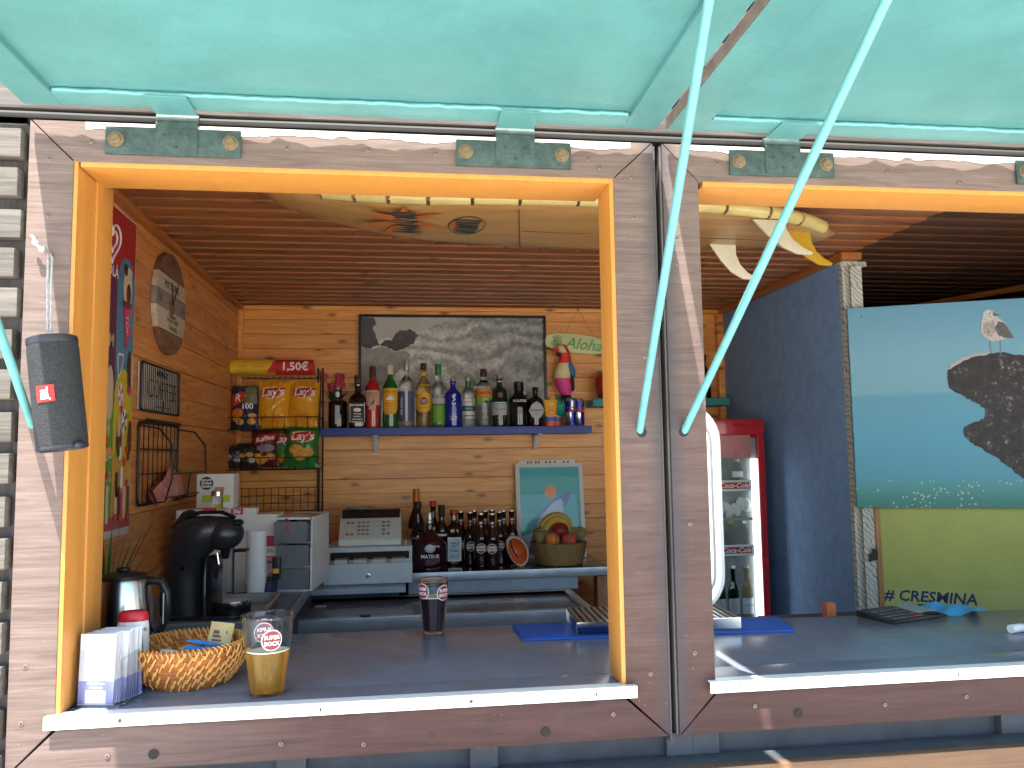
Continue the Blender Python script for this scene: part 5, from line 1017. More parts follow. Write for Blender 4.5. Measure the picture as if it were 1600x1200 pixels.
# wicker basket
wk=thing('wicker_basket','round woven wicker basket holding sachets on the counter','basket',(-.366,.165,CZ))
wic=M('wicker',(.40,.135,.03),.5,var=.35,vs=60,bump=.5,bs=200,objvar=.15); wic2=M('wicker_light',(.68,.35,.10),.5,var=.25,vs=60)
NR=9
for i in range(NR):
    u=i/(NR-1); r=.060+.030*math.sin(u*math.pi*.5)**.8 ; z=.004+.060*u
    P=[(r*math.cos(a)+random.uniform(-.0006,.0006),r*math.sin(a),z+random.uniform(-.0006,.0006)) for a in [2*math.pi*k/44 for k in range(44)]]
    MB().tube(P,.0048,7,closed=True).build('coil',wic,wk)
MB().lathe([(0,0),(.060,0),(.060,.004),(0,.004)],seg=30).build('basket_floor',wic,wk)
st=MB()
for i in range(NR-1):
    u=i/(NR-1); u2=(i+1)/(NR-1); r=.060+.030*math.sin(u*math.pi*.5)**.8; r2=.060+.030*math.sin(u2*math.pi*.5)**.8; z=.004+.060*u; z2=.004+.060*u2
    for k in range(32):
        if random.random()<.18: continue
        a=2*math.pi*(k+.5*(i%2))/32+random.uniform(-.02,.02); d=.085; 
        for s,off in ((1,.0056),(-1,-.0056)):
            P=[((r+off)*math.cos(a),(r+off)*math.sin(a),z-.003),(((r+r2)/2+off*1.1)*math.cos(a+d*.5),((r+r2)/2+off*1.1)*math.sin(a+d*.5),(z+z2)/2),((r2+off)*math.cos(a+d),(r2+off)*math.sin(a+d),z2+.003)]
            st.tube(P,.0018,4)
o=st.build('wicker_strands',wic2,wk); o['kind']='stuff'
st=MB()
for k in range(70):
    a=2*math.pi*k/70; P=[]
    for q in range(5): g=math.pi*(1.25-1.5*q/4); P.append(((.090+.0062*math.cos(g))*math.cos(a+.03*q),(.090+.0062*math.cos(g))*math.sin(a+.03*q),.064+.0062*math.sin(g)))
    st.tube(P,.0012,4)
o=st.build('rim_strands',wic2,wk); o['kind']='stuff'
sblue=M('sachet_blue',(.05,.25,.62),.4,var=.1); skraft=M('sachet_kraft',(.50,.38,.17),.55,var=.15); swhite=M('sachet_white',(.66,.66,.70),.5,var=.1)
def sachet(lab,loc,rot,w,h,m,txt=None):
    t=thing('sugar_sachet',lab,'sachet',loc,rot=rot); nx,ny=6,8; vs=[];fs=[]
    for s in (-1,1):
        for j in range(ny+1):
            for i in range(nx+1):
                u=-1+2*i/nx; v=-1+2*j/ny; vs.append((u*w/2,v*h/2,s*.0022*(1-u**4)*(1-v**4)+.0015*math.sin(3*u+2*v)))
    n=(nx+1)*(ny+1)
    for s in range(2):
        for j in range(ny):
            for i in range(nx): a=s*n+j*(nx+1)+i; q=(a,a+1,a+nx+2,a+nx+1); fs.append(q if s else tuple(reversed(q)))
    MB().add(vs,fs).build('sachet',m,t,ang=70)
    if txt:
        for k in range(5): MB().box(-w*.3,w*.3,-h*.3+.006*k,-h*.3+.0075*k,.0022,.0028).build('print_line',cap_b,t)
    return t
sachet('large kraft sachet with small print standing at the back of the basket',(-.321,.175,CZ+.066),(1.25,.12,-.1),.040,.055,skraft,1)
sachet('kraft sachet lying flat in the middle of the basket',(-.352,.155,CZ+.052),(.15,-.1,.9),.028,.065,skraft)
sachet('blue sachet lying across the basket, upper one',(-.335,.150,CZ+.064),(.25,.05,1.75),.012,.066,sblue)
sachet('blue sachet lying across the basket, lower one',(-.340,.138,CZ+.058),(.15,.1,1.62),.014,.062,sblue)
sachet('white sachet at the left inside the basket',(-.385,.150,CZ+.050),(.2,.15,1.2),.022,.05,swhite)
sachet('pale sachet at the bottom of the basket',(-.365,.185,CZ+.022),(.1,.1,.4),.03,.05,swhite)
# plastic beer cups
plas=M('cup_plastic',(.97,.98,.98),.05,trans=1,ior=1.18,var=0); beerm=M('beer',(.90,.50,.07),.05,trans=.85,ior=1.2,var=0); foamm=M('foam',(.85,.80,.66),.8,var=.05); darkb=M('dark_drink',(.020,.008,.014),.08,var=0)
def cup(label,loc,H,rb,rt,fill,liq,foam,rz,lg):
    t=thing('plastic_cup',label,'cup',loc,rz)
    R_=lambda z: rb+(rt-rb)*z/H
    MB().lathe([(0,.003),(rb*.9,.003),(rb*.95,0),(rb,.001),(R_(H*.45),H*.45),(R_(H*.46)+.0008,H*.46),(rt,H-.004),(rt+.0028,H-.002),(rt+.0028,H),(rt+.0005,H),(rt-.0008,H-.004),(R_(.46*H)-.0004,H*.45),(rb-.0012,.005),(0,.0045)],seg=40).build('cup_wall',plas,t,ang=50)
    MB().lathe([(0,.0052),(rb-.0016,.0055),(R_(fill*H)-.0016,fill*H),(0,fill*H)],seg=36).build('drink',liq,t,ang=40)
    MB().lathe([(0,fill*H+.0003),(R_(fill*H)-.0017,fill*H+.0003),(R_(fill*H)-.0017,fill*H+foam),(R_(fill*H)-.006,fill*H+foam*.8),(0,fill*H+foam*.5)],seg=36).build('foam',foamm,t,ang=40)
    for ac,z,mir in lg:
        r=R_(z); n=24
        def disc(rad,off,m,name):
            vs=[((r+off)*math.sin(math.radians(ac)),-(r+off)*math.cos(math.radians(ac)),z)]
            for k in range(n):
                a=2*math.pi*k/n; x=rad*math.cos(a); zz=z+rad*math.sin(a); rr=R_(zz)+off; g=math.radians(ac)+x/rr; vs.append((rr*math.sin(g),-rr*math.cos(g),zz))
            MB().add(vs,[(0,1+k,1+(k+1)%n) for k in range(n)]).build(name,m,t)
        sg=-1 if mir else 1
        disc(.0165,.0009*sg,lab_w,'logo_ring'); disc(.0150,.0016*sg,lab_mar if not mir else M('logo_back',(.30,.10,.11),.5,var=.05),'logo_disc')
        for s,dz in (('SUPER',.0045),('BOCK',-.0052)):
            me=textmesh(s,.0088,.0002)
            for v in me.vertices:
                x,y=v.co.x,v.co.y; rr=R_(z+dz+y)+.0024*sg; g=math.radians(ac)+x/rr; v.co=(rr*math.sin(g),-rr*math.cos(g),z+dz+y)
            me.materials.append(wink); link('lettering',me,t)
    return t
c1=cup('plastic cup half full of golden beer with round maroon logo','(x)' and (-.222,.068,CZ),.124,.0275,.0405,.55,beerm,.0022,0,((18,.090,False),(200,.094,True)))
c2=cup('plastic cup of dark purple drink standing by the back edge of the counter',(.058,.462,CZ),.112,.0235,.032,.66,darkb,.002,0,((42,.086,False),(-50,.090,False)))
# drip tray and blue mat
blm=M('mat_blue',(.008,.085,.42),.55,var=.12,bump=.8,bs=350)
mt=MB().pxy([(.236,.345),(.803,.318),(.832,.455),(.231,.488)],CZ,CZ+.004).build('rubber_mat',blm,None,.001); tag(mt,'bright blue rubber bar mat under the drip tray','mat')
dt=thing('drip_tray','stainless steel drip tray with slotted grille on the blue mat','tray',(.525,.405,CZ+.0045),rz=-.045)
MB().box(-.175,.172,-.062,.10,0,.003).box(-.175,.172,-.062,-.060,.003,.026).box(-.175,.172,.098,.10,.003,.026).box(-.175,-.173,-.060,.098,.003,.026).box(.170,.172,-.060,.098,.003,.026).build('pan',steel,dt,.0005)
MB().box(-.172,.169,-.059,.097,.018,.019).build('dark_well',black_m,dt)
BAR=MB().box(-.0035,.0035,-.059,.097,0,.003).mesh('grille_bar',M('grille_steel',(.35,.34,.33),.3,metal=.9,var=.1),.0008)
for i in range(25): link('grille_bar',BAR,dt,(-.166+.0138*i,0,.0235),(0,0,.0))
for y in (-.03,.02,.07): MB().box(-.172,.169,y-.003,y+.003,.0205,.0232).build('grille_cross',steel,dt)
# beer tap tower seen between the posts
tp_=thing('beer_tap_tower','white rounded beer tap panel hidden behind the double post','beer tap',(.588,.47,CZ))
lampw=M('lit_panel',(.85,.85,.83),.4,var=.02,emis=(1,.98,.94),es=.35)
MB().pxz(rrect(-.128,.128,.012,.488,.085,8),0,.05).build('panel',lampw,tp_,.006); 
inn=rrect(-.106,.106,.036,.464,.068,8); MB().tube([(x,-.001,z) for x,z in inn],.0035,6,closed=True).build('border_line',M('panel_grey',(.40,.40,.42),.4),tp_)
MB().tube([(x,-.001,z) for x,z in rrect(-.124,.124,.016,.484,.082,8)],.0045,6,closed=True).build('rim',white_m,tp_)
MB().box(-.05,.05,.01,.045,0,.03).build('foot',steel,tp_)
# right counter: calculator, cloth, pen
ca=thing('calculator','black desk calculator tilted on the right counter','calculator',(1.105,.42,CZ),rz=.32)
MB().pyz([(-.055,.0),(.045,.0),(.045,.014),(-.055,.006)],-.085,.085).build('case',black_m,ca,.003); MB().box(.02,.078,-.03,.035,.0125,.0140).build('screen',M('lcd',(.22,.25,.22),.2),ca,rot=(.08,0,0))
for i in range(4):
    for j in range(4): MB().box(-.076+.025*i,-.058+.025*i,-.046+.018*j,-.035+.018*j,.0075+.0016*j,.0092+.0016*j).build('key',M('calc_red',(.5,.03,.05),.5) if (i,j)==(3,0) else (M('calc_key',(.10,.10,.11),.5)),ca)
cl=thing('blue_cloth','light blue paper cloth crumpled behind the calculator','cloth',(1.235,.445,CZ))
mb=MB(); n=12; vs=[];fs=[]
for j in range(n+1):
    for i in range(n+1):
        u=i/n-.5; v=j/n-.5; vs.append((u*.17+.02*v,v*.10,.006+.005*math.sin(7*u+3*v)+.003*math.sin(13*u-9*v)))
for j in range(n):
    for i in range(n): a=j*(n+1)+i; fs.append((a,a+1,a+n+2,a+n+1))
mb.add(vs,fs).build('cloth',M('cloth_blue',(.06,.38,.70),.7,var=.1),cl,ang=25)
pn=thing('blue_marker','pale blue marker lying at the right end of the counter','marker',(1.27,.235,CZ+.008),rot=(0,1.5708,.25)); MB().lathe([(0,-.05),(.0075,-.05),(.008,-.02),(.008,.05),(.006,.055),(0,.055)],seg=14).build('barrel',M('marker_blue',(.25,.60,.80),.4),pn); MB().lathe([(.0082,-.052),(.0086,-.05),(.0086,-.022),(.0082,-.020)],seg=14).build('cap',white_m,pn)
# plant behind the jamb
plm=thing('potted_plant','spiky green pot plant tucked behind the left orange jamb','plant',(-.665,.62,CZ-.07))
MB().lathe([(0,0),(.045,0),(.06,.10),(.064,.10),(.064,.115),(.056,.115),(.05,.09),(0,.09)],seg=20).build('pot',M('pot_dark',(.05,.04,.035),.7,var=.2),plm)
for i in range(44):
    a=random.uniform(0,6.28); el=random.uniform(.5,1.45); l=random.uniform(.14,.28); d=Vector((math.cos(a)*math.cos(el),math.sin(a)*math.cos(el),math.sin(el))); s=d.cross(Vector((0,0,1))).normalized()
    p=Vector((0,0,.09)); pts=[]; 
    for q in range(6):
        u=q/5; c=p+d*l*u+Vector((0,0,-.07*u*u*math.cos(el))); wd=.005*(1-u)**.7+.0004; pts+= [c+s*wd,c-s*wd,c+Vector((0,0,-wd*.4))]
    fs=[]
    for q in range(5): a0=q*3; fs+=[(a0,a0+2,a0+5,a0+3),(a0+2,a0+1,a0+4,a0+5)]
    MB().add(pts,fs).build('leaf',M('spiky_leaf',(.035,.10,.015),.5,var=.3,objvar=.25),plm)
# ------------------------------------------------------------------ red fridge
fg=thing('drinks_fridge','red glass door drinks fridge in the corner by the blue wall','fridge',(1.395,2.04,.06))
fr_=M('fridge_red',(.42,.008,.016),.25,var=.04,coat=.4); fw_=M('fridge_white',(.78,.80,.80),.4,var=.03)
MB().box(-.15,.143,-.02,.50,0,1.626).build('cabinet',fr_,fg,.006)
MB().box(-.150,.141,-.045,-.021,1.558,1.626).build('header',fr_,fg,.006); MB().box(.108,.139,-.045,-.021,.10,1.5575).build('door_stile',fr_,fg,.004); MB().box(-.150,-.12,-.045,-.021,.10,1.545).build('door_stile',fr_,fg,.004); MB().tube([(.0,-.047,1.600),(.135,-.047,1.603)],.006,8).build('handle',M('handle_red',(.5,.05,.05),.2,metal=.4),fg)
led=M('led_strip',(.9,.95,1),.4,var=0,emis=(.92,.97,1.0),es=1.0)
MB().box(-.12,.112,-.022,-.0205,.10,1.545).build('interior',M('fridge_inside',(.22,.24,.24),.5,var=.2),fg)
MB().box(.078,.1075,-.040,-.030,.10,1.455).build('light_strip',led,fg,.002)
MB().box(-.118,.076,-.044,-.0225,1.46,1.557).build('header_glass',M('fridge_pink',(.45,.16,.16),.3,var=.15,coat=.3),fg)
MB().box(-.119,.077,-.0445,-.0435,.11,1.458).build('door_glass',M('door_glass',(.92,.96,.95),.02,trans=1,ior=1.1,var=0),fg)
strip=M('shelf_strip_red',(.50,.03,.05),.4,var=.1)
for z in (1.318,1.045,.72): 
    MB().box(-.118,.076,-.042,-.030,z,z+.046).build('shelf_front',fw_,fg,.001); MB().box(-.118,.064,-.0428,-.0422,z+.010,z+.038).build('shelf_label',strip,fg); text(fg,'Coca-Cola',.030,wink,(-.005,-.0434,z+.024),shear=.3,bold=.0005)
MB().box(-.118,.076,-.042,-.030,1.195,1.206).build('shelf_front',M('grey_shelf',(.3,.32,.34),.4),fg)
def fbottle(lab,x,z,H,m,cm_,lm,txt=None):
    t=bottle(lab,(1.395+x,2.017,.06+z),H,.0255,H*.52,H*.74,.010,m,cm_,.012,.0115,sy=.38,group='bottles in the drinks fridge',seg=18)
    if lm:
        patch(.0255,H*.14,H*.42,70,lm,t,sy=.42,n=10)
        if txt: text(t,txt,.012,ink,(0,-.0128,H*.30))
    return t
fbottle('pale beer bottle on the bottom fridge shelf, right one',.045,.768,.235,g_amber,cap_w,lab_lb,'Corona'); fbottle('dark beer bottle on the bottom fridge shelf, left of the pale one',-.015,.768,.235,d_dgreen,cap_s,lab_g)
fbottle('dark green beer bottle behind the tap panel on the bottom fridge shelf',-.075,.768,.235,d_dgreen,cap_s,lab_g)
fbottle('clear soda bottle on the middle fridge shelf, right one',.040,1.0925,.100,g_clear,cap_s,None); fbottle('clear soda bottle with yellow cap on the middle fridge shelf',-.02,1.0925,.100,g_clear,lab_y,None); fbottle('clear bottle at the left of the middle fridge shelf',-.08,1.0925,.100,g_clear,cap_s,None)
fbottle('pale bottle on the top fridge shelf',.020,1.3645,.09,g_clear,cap_w,lab_w)
t=thing('plastic_bags','crumpled clear plastic packs on the second fridge shelf','packs',(1.385,2.016,1.267)); mb=MB(); rn=random.Random(3)
for k in range(7): mb.ell((-.075+.023*k,0,.035+rn.uniform(-.01,.02)),(.022,.010,.032),8,6,0,Matrix.Rotation(rn.uniform(-1,1),3,'Y'))
mb.build('pack',M('plastic_white',(.62,.64,.63),.25,var=.2),t,ang=20)
# ------------------------------------------------------------------ gull print on the yellow green door
AN=math.radians(-24)
dg=thing('green_door','yellow green folding door with handwritten hashtag and wooden edge','door',(1.632,1.405,.06),rz=AN)
dgm=M('door_green',(.42,.46,.12),.6,var=.12,vs=5,bump=.15,bs=80)
MB().box(.045,1.05,-.0,.03,0,1.98).build('leaf',dgm,dg,.002); MB().box(.028,.0445,-.004,.034,0,1.98).build('edge_board',post_wood,dg,.002); MB().box(-.012,.027,.004,.03,0,2.16).build('wallpaper_strip',LP,dg)
MB().box(.046,1.05,-.0016,-.0004,.80,1.003).build('lower_band',M('door_green_pale',(.45,.49,.15),.6,var=.1,vs=5),dg)
MB().pxz([(.0,1.09),(.03,1.10),(.03,1.135),(.012,1.138),(.012,1.122),(.0,1.117)],-.008,-.001).build('latch',black_m,dg)
mk=M('marker_ink',(.012,.03,.10),.5,var=0)
text(dg,'# CRESMINA',.052,mk,(.190,-.0022,.972),bold=.0012,shear=.15,rot=-.03); text(dg,'BEACH B',.050,mk,(.215,-.0022,.928),bold=.0012,shear=.1,rot=-.02)
gp=thing('gull_print','large photo board of a gull on a sea rock mounted on the green door','picture',(1.628,1.378,1.343),rz=AN)
def seaprint():
    m,nt,b=_base('sea_print'); L=nt.links.new; tc=N(nt,'TexCoord'); sx=N(nt,'SeparateXYZ'); L(tc.outputs['Object'],sx.inputs[0])
    n=N(nt,'TexNoise',Scale=9.0,Detail=5.0); mp=N(nt,'Mapping'); mp.inputs['Scale'].default_value=(1,1,5); L(tc.outputs['Object'],mp.inputs[0]); L(mp.outputs[0],n.inputs['Vector'])
    ad=N(nt,'Math',operation='MULTIPLY_ADD'); ad.inputs[1].default_value=.03; L(n.outputs[0],ad.inputs[0]); L(sx.outputs[2],ad.inputs[2])
    mr=N(nt,'MapRange'); mr.inputs[1].default_value=0.015; mr.inputs[2].default_value=.73; L(ad.outputs[0],mr.inputs[0])
    r=N(nt,'ValToRGB'); e=r.color_ramp.elements; e[0].position=0; e[0].color=(.045,.22,.20,1); e[1].position=1; e[1].color=(.14,.36,.52,1)
    for p,c in ((.095,(.075,.33,.31)),(.14,(.085,.34,.47)),(.33,(.085,.35,.52)),(.545,(.10,.34,.48)),(.57,(.17,.41,.53)),(.75,(.18,.42,.55))): x=e.new(p); x.color=(*c,1)
    L(mr.outputs[0],r.inputs[0]); out=r.outputs[0]
    vo=N(nt,'TexVoronoi',Scale=75.0); L(tc.outputs['Object'],vo.inputs['Vector']); n3=N(nt,'TexNoise',Scale=10.0); L(tc.outputs['Object'],n3.inputs['Vector'])
    lt=N(nt,'Math',operation='LESS_THAN'); lt.inputs[1].default_value=.28; L(vo.outputs['Distance'],lt.inputs[0]); gt=N(nt,'Math',operation='GREATER_THAN'); gt.inputs[1].default_value=.53; L(n3.outputs[0],gt.inputs[0])
    lz=N(nt,'Math',operation='LESS_THAN'); lz.inputs[1].default_value=.095; L(sx.outputs[2],lz.inputs[0])
    m1=N(nt,'Math',operation='MULTIPLY'); L(lt.outputs[0],m1.inputs[0]); L(gt.outputs[0],m1.inputs[1]); m2=N(nt,'Math',operation='MULTIPLY'); L(m1.outputs[0],m2.inputs[0]); L(lz.outputs[0],m2.inputs[1])
    mx=N(nt,'MixRGB'); mx.inputs[2].default_value=(.42,.55,.50,1); L(m2.outputs[0],mx.inputs[0]); L(out,mx.inputs[1]); L(mx.outputs[0],b.inputs['Base Color']); b.inputs['Roughness'].default_value=.5
    return m
MB().box(-.04,1.0,-.010,.020,0,.715).build('board',seaprint(),gp,.001)
def rockmat():
    m,nt,b=_base('rock_print'); L=nt.links.new; tc=N(nt,'TexCoord'); n=N(nt,'TexNoise',Scale=38.0,Detail=8.0,Roughness=.8); L(tc.outputs['Object'],n.inputs['Vector'])
    r=N(nt,'ValToRGB'); e=r.color_ramp.elements; e[0].position=.42; e[0].color=(.016,.015,.017,1); e[1].position=.70; e[1].color=(.55,.52,.52,1); x=e.new(.58); x.color=(.04,.038,.042,1)
    L(n.outputs[0],r.inputs[0]); L(r.outputs[0],b.inputs['Base Color']); b.inputs['Roughness'].default_value=.6; return m
rnd=random.Random(5)
def jag(P,n=5,a=.005):
    Q=[]
    for i in range(len(P)):
        p,q=P[i],P[(i+1)%len(P)]
        for k in range(n): u=k/n; Q.append((p[0]+(q[0]-p[0])*u+rnd.uniform(-a,a)*(k>0),p[1]+(q[1]-p[1])*u+rnd.uniform(-a,a)*(k>0)))
    return Q
rk_=[(0.274,0.475),(0.284,0.495),(0.325,0.516),(0.366,0.529),(0.411,0.529),(0.463,0.528),(0.511,0.517),(.62,.50),(.80,.53),(.995,.51),(.995,.02),(.70,.03),(.56,.06),(0.485,0.099),(0.456,0.124),(0.432,0.148),(0.390,0.183),(0.357,0.208),(0.331,0.223),(0.310,0.248),(0.312,0.273),(0.335,0.288),(0.362,0.297),(0.376,0.306),(0.382,0.336),(0.365,0.356),(0.340,0.372),(0.305,0.393),(0.275,0.414),(0.271,0.450)]
MB().pxz(jag(rk_,4,.0035),-.0116,-.0104).build('rock_print',rockmat(),gp)
MB().pxz(jag([(0.274,0.478),(0.284,0.499),(0.325,0.520),(0.366,0.532),(0.411,0.533),(.40,.524),(0.366,0.521),(.325,.508),(.29,.486)],3,.002),-.0124,-.0118).build('rock_edge_print',lab_g,gp)
0 and MB().pxz(jag([(.335,.288),(.362,.297),(.41,.292),(.47,.270),(.53,.262),(.52,.250),(.46,.252),(.40,.275)],4,.003),-.0124,-.0118).build('rock_edge_print',lab_g,gp)
gw=M('gull_white',(.55,.55,.53),.6,var=.30,vs=90); gg=M('gull_grey',(.13,.13,.13),.6,var=.35,vs=90)
MB().pxz([(0.394,0.660),(0.397,0.673),(0.409,0.681),(0.424,0.678),(0.432,0.663),(0.446,0.647),(0.461,0.631),(0.468,0.606),(0.473,0.582),(0.448,0.574),(0.417,0.571),(0.396,0.585),(0.384,0.607),(0.387,0.636)],-.0126,-.0118).build('gull_body_print',gw,gp)
MB().pxz([(0.440,0.640),(0.459,0.631),(0.468,0.613),(0.484,0.578),(0.458,0.579),(0.438,0.590),(0.427,0.615)],-.0132,-.0127).build('gull_wing_print',gg,gp)
MB().pxz([(.425,.672),(.436,.664),(.446,.660),(.434,.657),(.425,.660)],-.0132,-.0127).build('gull_beak_print',gg,gp); MB().pxz(circ((.415,.668),.0025,8),-.0133,-.0127).build('gull_eye_print',ink,gp)
for x in (.409,.440): MB().box(x,x+.0042,-.0126,-.0118,.529,.574).build('gull_leg_print',M('gull_leg',(.22,.28,.33),.6),gp)
MB().pxz([(.390,.632),(.425,.645),(.432,.61),(.415,.585),(.392,.60)],-.0130,-.0127).build('gull_feather_print',M('gull_mottle',(.36,.35,.33),.6,var=.6,vs=140),gp)
screw(gp,.006,.682,-.0105,.8)
ob=thing('orange_box_corner','small orange carton half hidden behind the counter near the blue wall','box',(1.035,.60,1.125)); MB().box(-.012,.012,-.012,.012,0,.048).build('carton',M('carton_orange',(.55,.15,.05),.5,var=.1),ob,.002)
sb=thing('side_cabinet','low dark cabinet behind the right end of the counter','cabinet',(1.10,.62,.06)); MB().box(-.2,.22,-.10,.10,0,1.064).build('cabinet',slate,sb,.004); MB().box(-.18,.20,-.104,-.1005,.05,.9).build('door',slate,sb,.003)
# ------------------------------------------------------------------ surfboard under the ceiling
sf=thing('surfboard','wooden surfboard with yellow rails and three fins hung under the ceiling','surfboard',(.48,.905,2.178),rz=.05)
bdm=WOOD('board_wood','#a5773f','#c69a62',0,.4,knots=.1,bump=.08,coat=.2,stretch=8); rail_y=M('rail_yellow',(.66,.53,.20),.35,var=.12,vs=12,coat=.3)
def hw(x): # half width along the board, nose at left
    u=(x+.88)/1.70
    if u<=0 or u>=1: return .0
    return .236*(math.sin(math.pi*min(1,u*.5/.55))**.62 if u<.55 else max(.0,(1-((u-.55)/.45)**2.6)*.72+.28*(1-((u-.55)/.45)**6)))
xs=[-.88+1.70*i/48 for i in range(49)]
n=12; vs=[];fs=[]
mid=MB(); 
for i,x in enumerate(xs):
    h=max(hw(x),.002); rock=.05*max(0,(-x-.35)/.45)**2
    for k in range(n):
        a=2*math.pi*k/n; ca,sa=math.cos(a),math.sin(a); vs.append((x,h*(abs(ca)**.55)*math.copysign(1,ca), .026+.026*(abs(sa)**.8)*math.copysign(1,sa)*min(1,h/.06)+rock))
for i in range(48):
    for k in range(n): fs.append((i*n+k,i*n+(k+1)%n,(i+1)*n+(k+1)%n,(i+1)*n+k))
mid.add(vs,fs).build('board_core',bdm,sf,ang=80)
# rail blocks along the near and far edge, each with a dark joint
for side in (-1,):
    bx=[-.70,-.615,-.53,-.43,-.32,-.20,-.05,.08,.22,.36,.50,.62,.74]
    for i in range(len(bx)-1):
        P=[];R=[]
        for q in range(7):
            x=bx[i]+.004+(bx[i+1]-bx[i]-.008)*q/6; P.append((x,side*(hw(x)-.010),.027+.05*max(0,(-x-.35)/.45)**2))
        MB().tube(P,.0205,10).build('rail_block',rail_y,sf,ang=60)
        x=bx[i]; MB().lathe([(0,-.003),(.0212,-.003),(.0212,.003),(0,.003)],seg=12).build('rail_joint',cap_b,sf,loc=(x,side*(hw(x)-.010),.027+.05*max(0,(-x-.35)/.45)**2),rot=(0,math.pi/2,0))
for i in range(12):
    x=-.62+.115*i; MB().ell((x,hw(x)-.004,.012),(.006,.004,.006),8,5).build('edge_plug',cap_b,sf)
seam=M('seam_dark',(.12,.05,.02),.6)
MB().tube([(-.20+.01*q,-.20+.40*q/8,-.0005) for q in range(9)],.0014,4).build('seam',seam,sf); MB().tube([(-.15,.0,-.0006),(.6,.0,-.0006)],.0010,4).build('seam',seam,sf)
def und(poly,z,m,name='deck_print'): return MB().pxy(poly,z,z+.0004).build(name,m,sf)
so_=M('print_orange',(.50,.15,.03),.5,var=.2); sk=M('print_dark',(.02,.05,.05),.5,var=.2)
cx,cy=-.49,-.045
for k in range(7):
    a=k*2*math.pi/7+.2; und([(cx,cy),(cx+.05*math.cos(a-.32),cy+.075*math.sin(a-.32)),(cx+.125*math.cos(a),cy+.15*math.sin(a)),(cx+.05*math.cos(a+.32),cy+.075*math.sin(a+.32))],-.0012-.0002*k,so_)
for k in range(9): und(jag([(cx-.035+.008*k,cy-.10+.022*k),(cx+.03+.004*k,cy-.095+.022*k),(cx+.028,cy-.082+.022*k),(cx-.03,cy-.088+.022*k)],2,.006),-.0032,sk)
cx,cy=-.315,-.035
MB().tube([(cx+.05*math.cos(a),cy+.085*math.sin(a),-.001) for a in [2*math.pi*k/20 for k in range(20)]],.0012,4,closed=True).build('deck_print',sk,sf)
und(circ((cx-.01,cy),.038,14,.06),-.0014,so_)
for k in range(7): und(jag([(cx-.04+.006*k,cy-.06+.018*k),(cx+.035,cy-.058+.02*k),(cx+.03,cy-.045+.02*k),(cx-.035,cy-.05+.018*k)],2,.006),-.0028,sk)
def fin(lab,x,y,L,Hh,m,cant):
    f=MB(); prof=[(0,0),(L,0),(L*1.03,-Hh*.3),(L*1.2,-Hh*.6),(L*1.5,-Hh*.84),(L*1.80,-Hh*.98),(L*1.74,-Hh*1.06),(L*1.3,-Hh*1.04),(L*.85,-Hh*.84),(L*.42,-Hh*.47)]
    f.pxz(prof,-.004,.004).build('fin',m,sf,.002,loc=(x,y,.003),rot=(cant,0,0))['label']=lab
finw=M('fin_cream',(.62,.58,.42),.35,var=.06,coat=.3); finy=M('fin_yellow',(.50,.30,.02),.35,var=.1,coat=.3)
fin('cream rear fin',.445,.075,.085,.100,finw,.12); fin('cream front fin',.455,-.185,.095,.092,finw,-.1); fin('yellow centre fin',.60,-.085,.085,.092,finy,0)
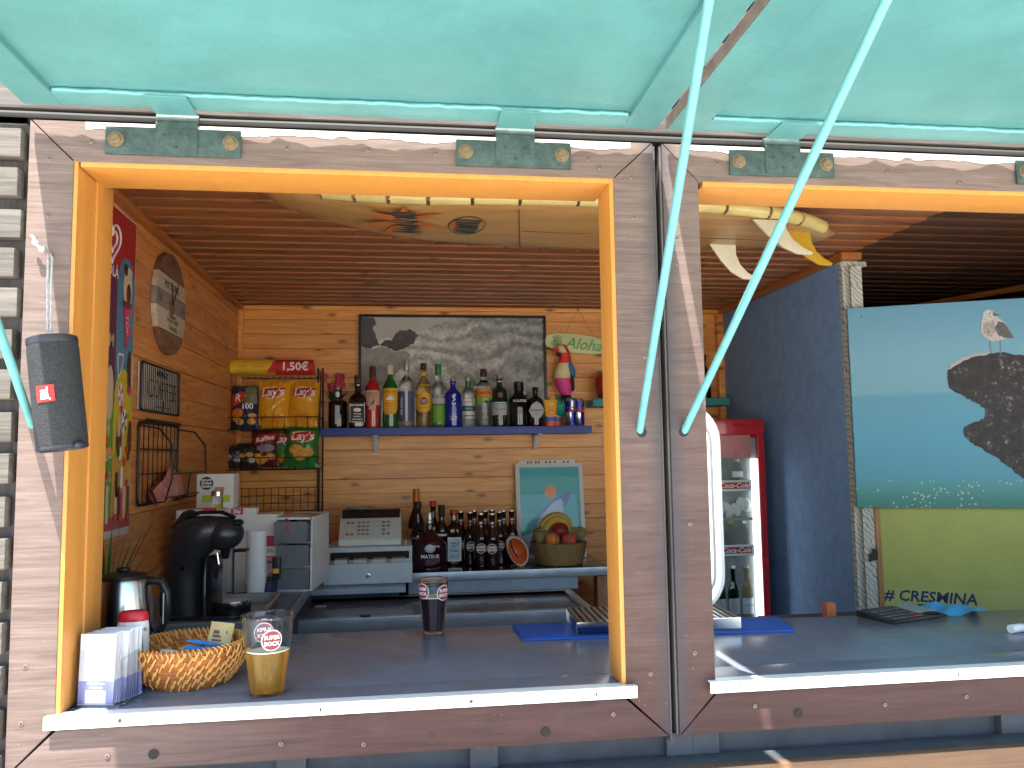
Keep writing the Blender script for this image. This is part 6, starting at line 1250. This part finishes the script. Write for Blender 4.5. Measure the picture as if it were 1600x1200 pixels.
# ------------------------------------------------------------------ hanging speaker
sp=thing('portable_speaker','dark blue cylindrical portable speaker hanging by a cord on the left post','speaker',(-.500,-.042,1.565),rot=(0,-.125,0))
def fabric():
    m,nt,b=_base('speaker_fabric'); L=nt.links.new; tc=N(nt,'TexCoord'); vo=N(nt,'TexVoronoi',Scale=420.0); L(tc.outputs['Object'],vo.inputs['Vector'])
    r=N(nt,'ValToRGB'); e=r.color_ramp.elements; e[0].position=.1; e[0].color=(.030,.033,.037,1); e[1].position=.6; e[1].color=(.012,.013,.015,1); L(vo.outputs['Distance'],r.inputs[0]); L(r.outputs[0],b.inputs['Base Color'])
    b.inputs['Roughness'].default_value=.85; bp=N(nt,'Bump',Strength=.6,Distance=.001); L(vo.outputs['Distance'],bp.inputs['Height']); L(bp.outputs[0],b.inputs['Normal']); return m
spd=M('speaker_end',(.018,.021,.029),.45,var=.15)
MB().lathe([(.0335,.006),(.0345,.012),(.0345,.150),(.0335,.158)],seg=36).build('fabric_sleeve',fabric(),sp)
MB().lathe([(0,.158),(.0340,.1575),(.0346,.160),(.0340,.167),(.030,.169),(.028,.164),(0,.163)],seg=36).build('end_cap',spd,sp); MB().lathe([(0,.004),(.028,.003),(.031,0),(.0345,.002),(.0345,.0065),(0,.0065)],seg=36).build('end_cap',spd,sp)
patch(.0345,.070,.094,20,M('badge_red',(.62,.02,.015),.4,var=.03),sp,'badge',off=.0016,ac=-4,n=6); text(sp,'JBL',.0135,wink,(-.0025,-.0366,.082),rot=math.pi/2,bold=.0006)
MB().ell((.030,-.016,.004),(.008,.012,.006),10,6).build('foot_stub',spd,sp)
cord=thing('hanging_cord','grey braided cord loop knotted on a nail above the speaker','cord',(-.548,-.002,1.868))
crm=M('cord_grey',(.33,.33,.33),.8,var=.4,vs=300,bump=.6,bs=500)
top=Vector((0,-.010,0)); 
MB().tube([(-.002,-.008,.006),(.006,-.012,-.004),(.014,-.03,-.06),(.022,-.042,-.128)],.0017,6).build('strand',crm,cord); MB().tube([(.004,-.008,.004),(.012,-.012,-.01),(.019,-.03,-.06),(.027,-.042,-.128)],.0017,6).build('strand',crm,cord)
MB().tube([(-.004,-.010,.004),(-.012,-.014,.012),(-.016,-.012,.022),(-.020,-.012,.026)],.0024,6).build('loose_end',crm,cord); MB().ell((-.003,-.011,.004),(.006,.005,.005),10,7).build('knot',crm,cord); MB().ell((-.013,-.013,.014),(.005,.004,.004),10,7).build('knot',crm,cord)
MB().tube([(.004,.004,-.002),(.004,-.012,0)],.002,8).build('nail',screw_m,cord); MB().lathe([(0,0),(.0045,0),(.0045,.0015),(0,.002)],seg=12).build('nail_head',screw_m,cord,loc=(.004,-.012,0),rot=(math.pi/2,0,0))
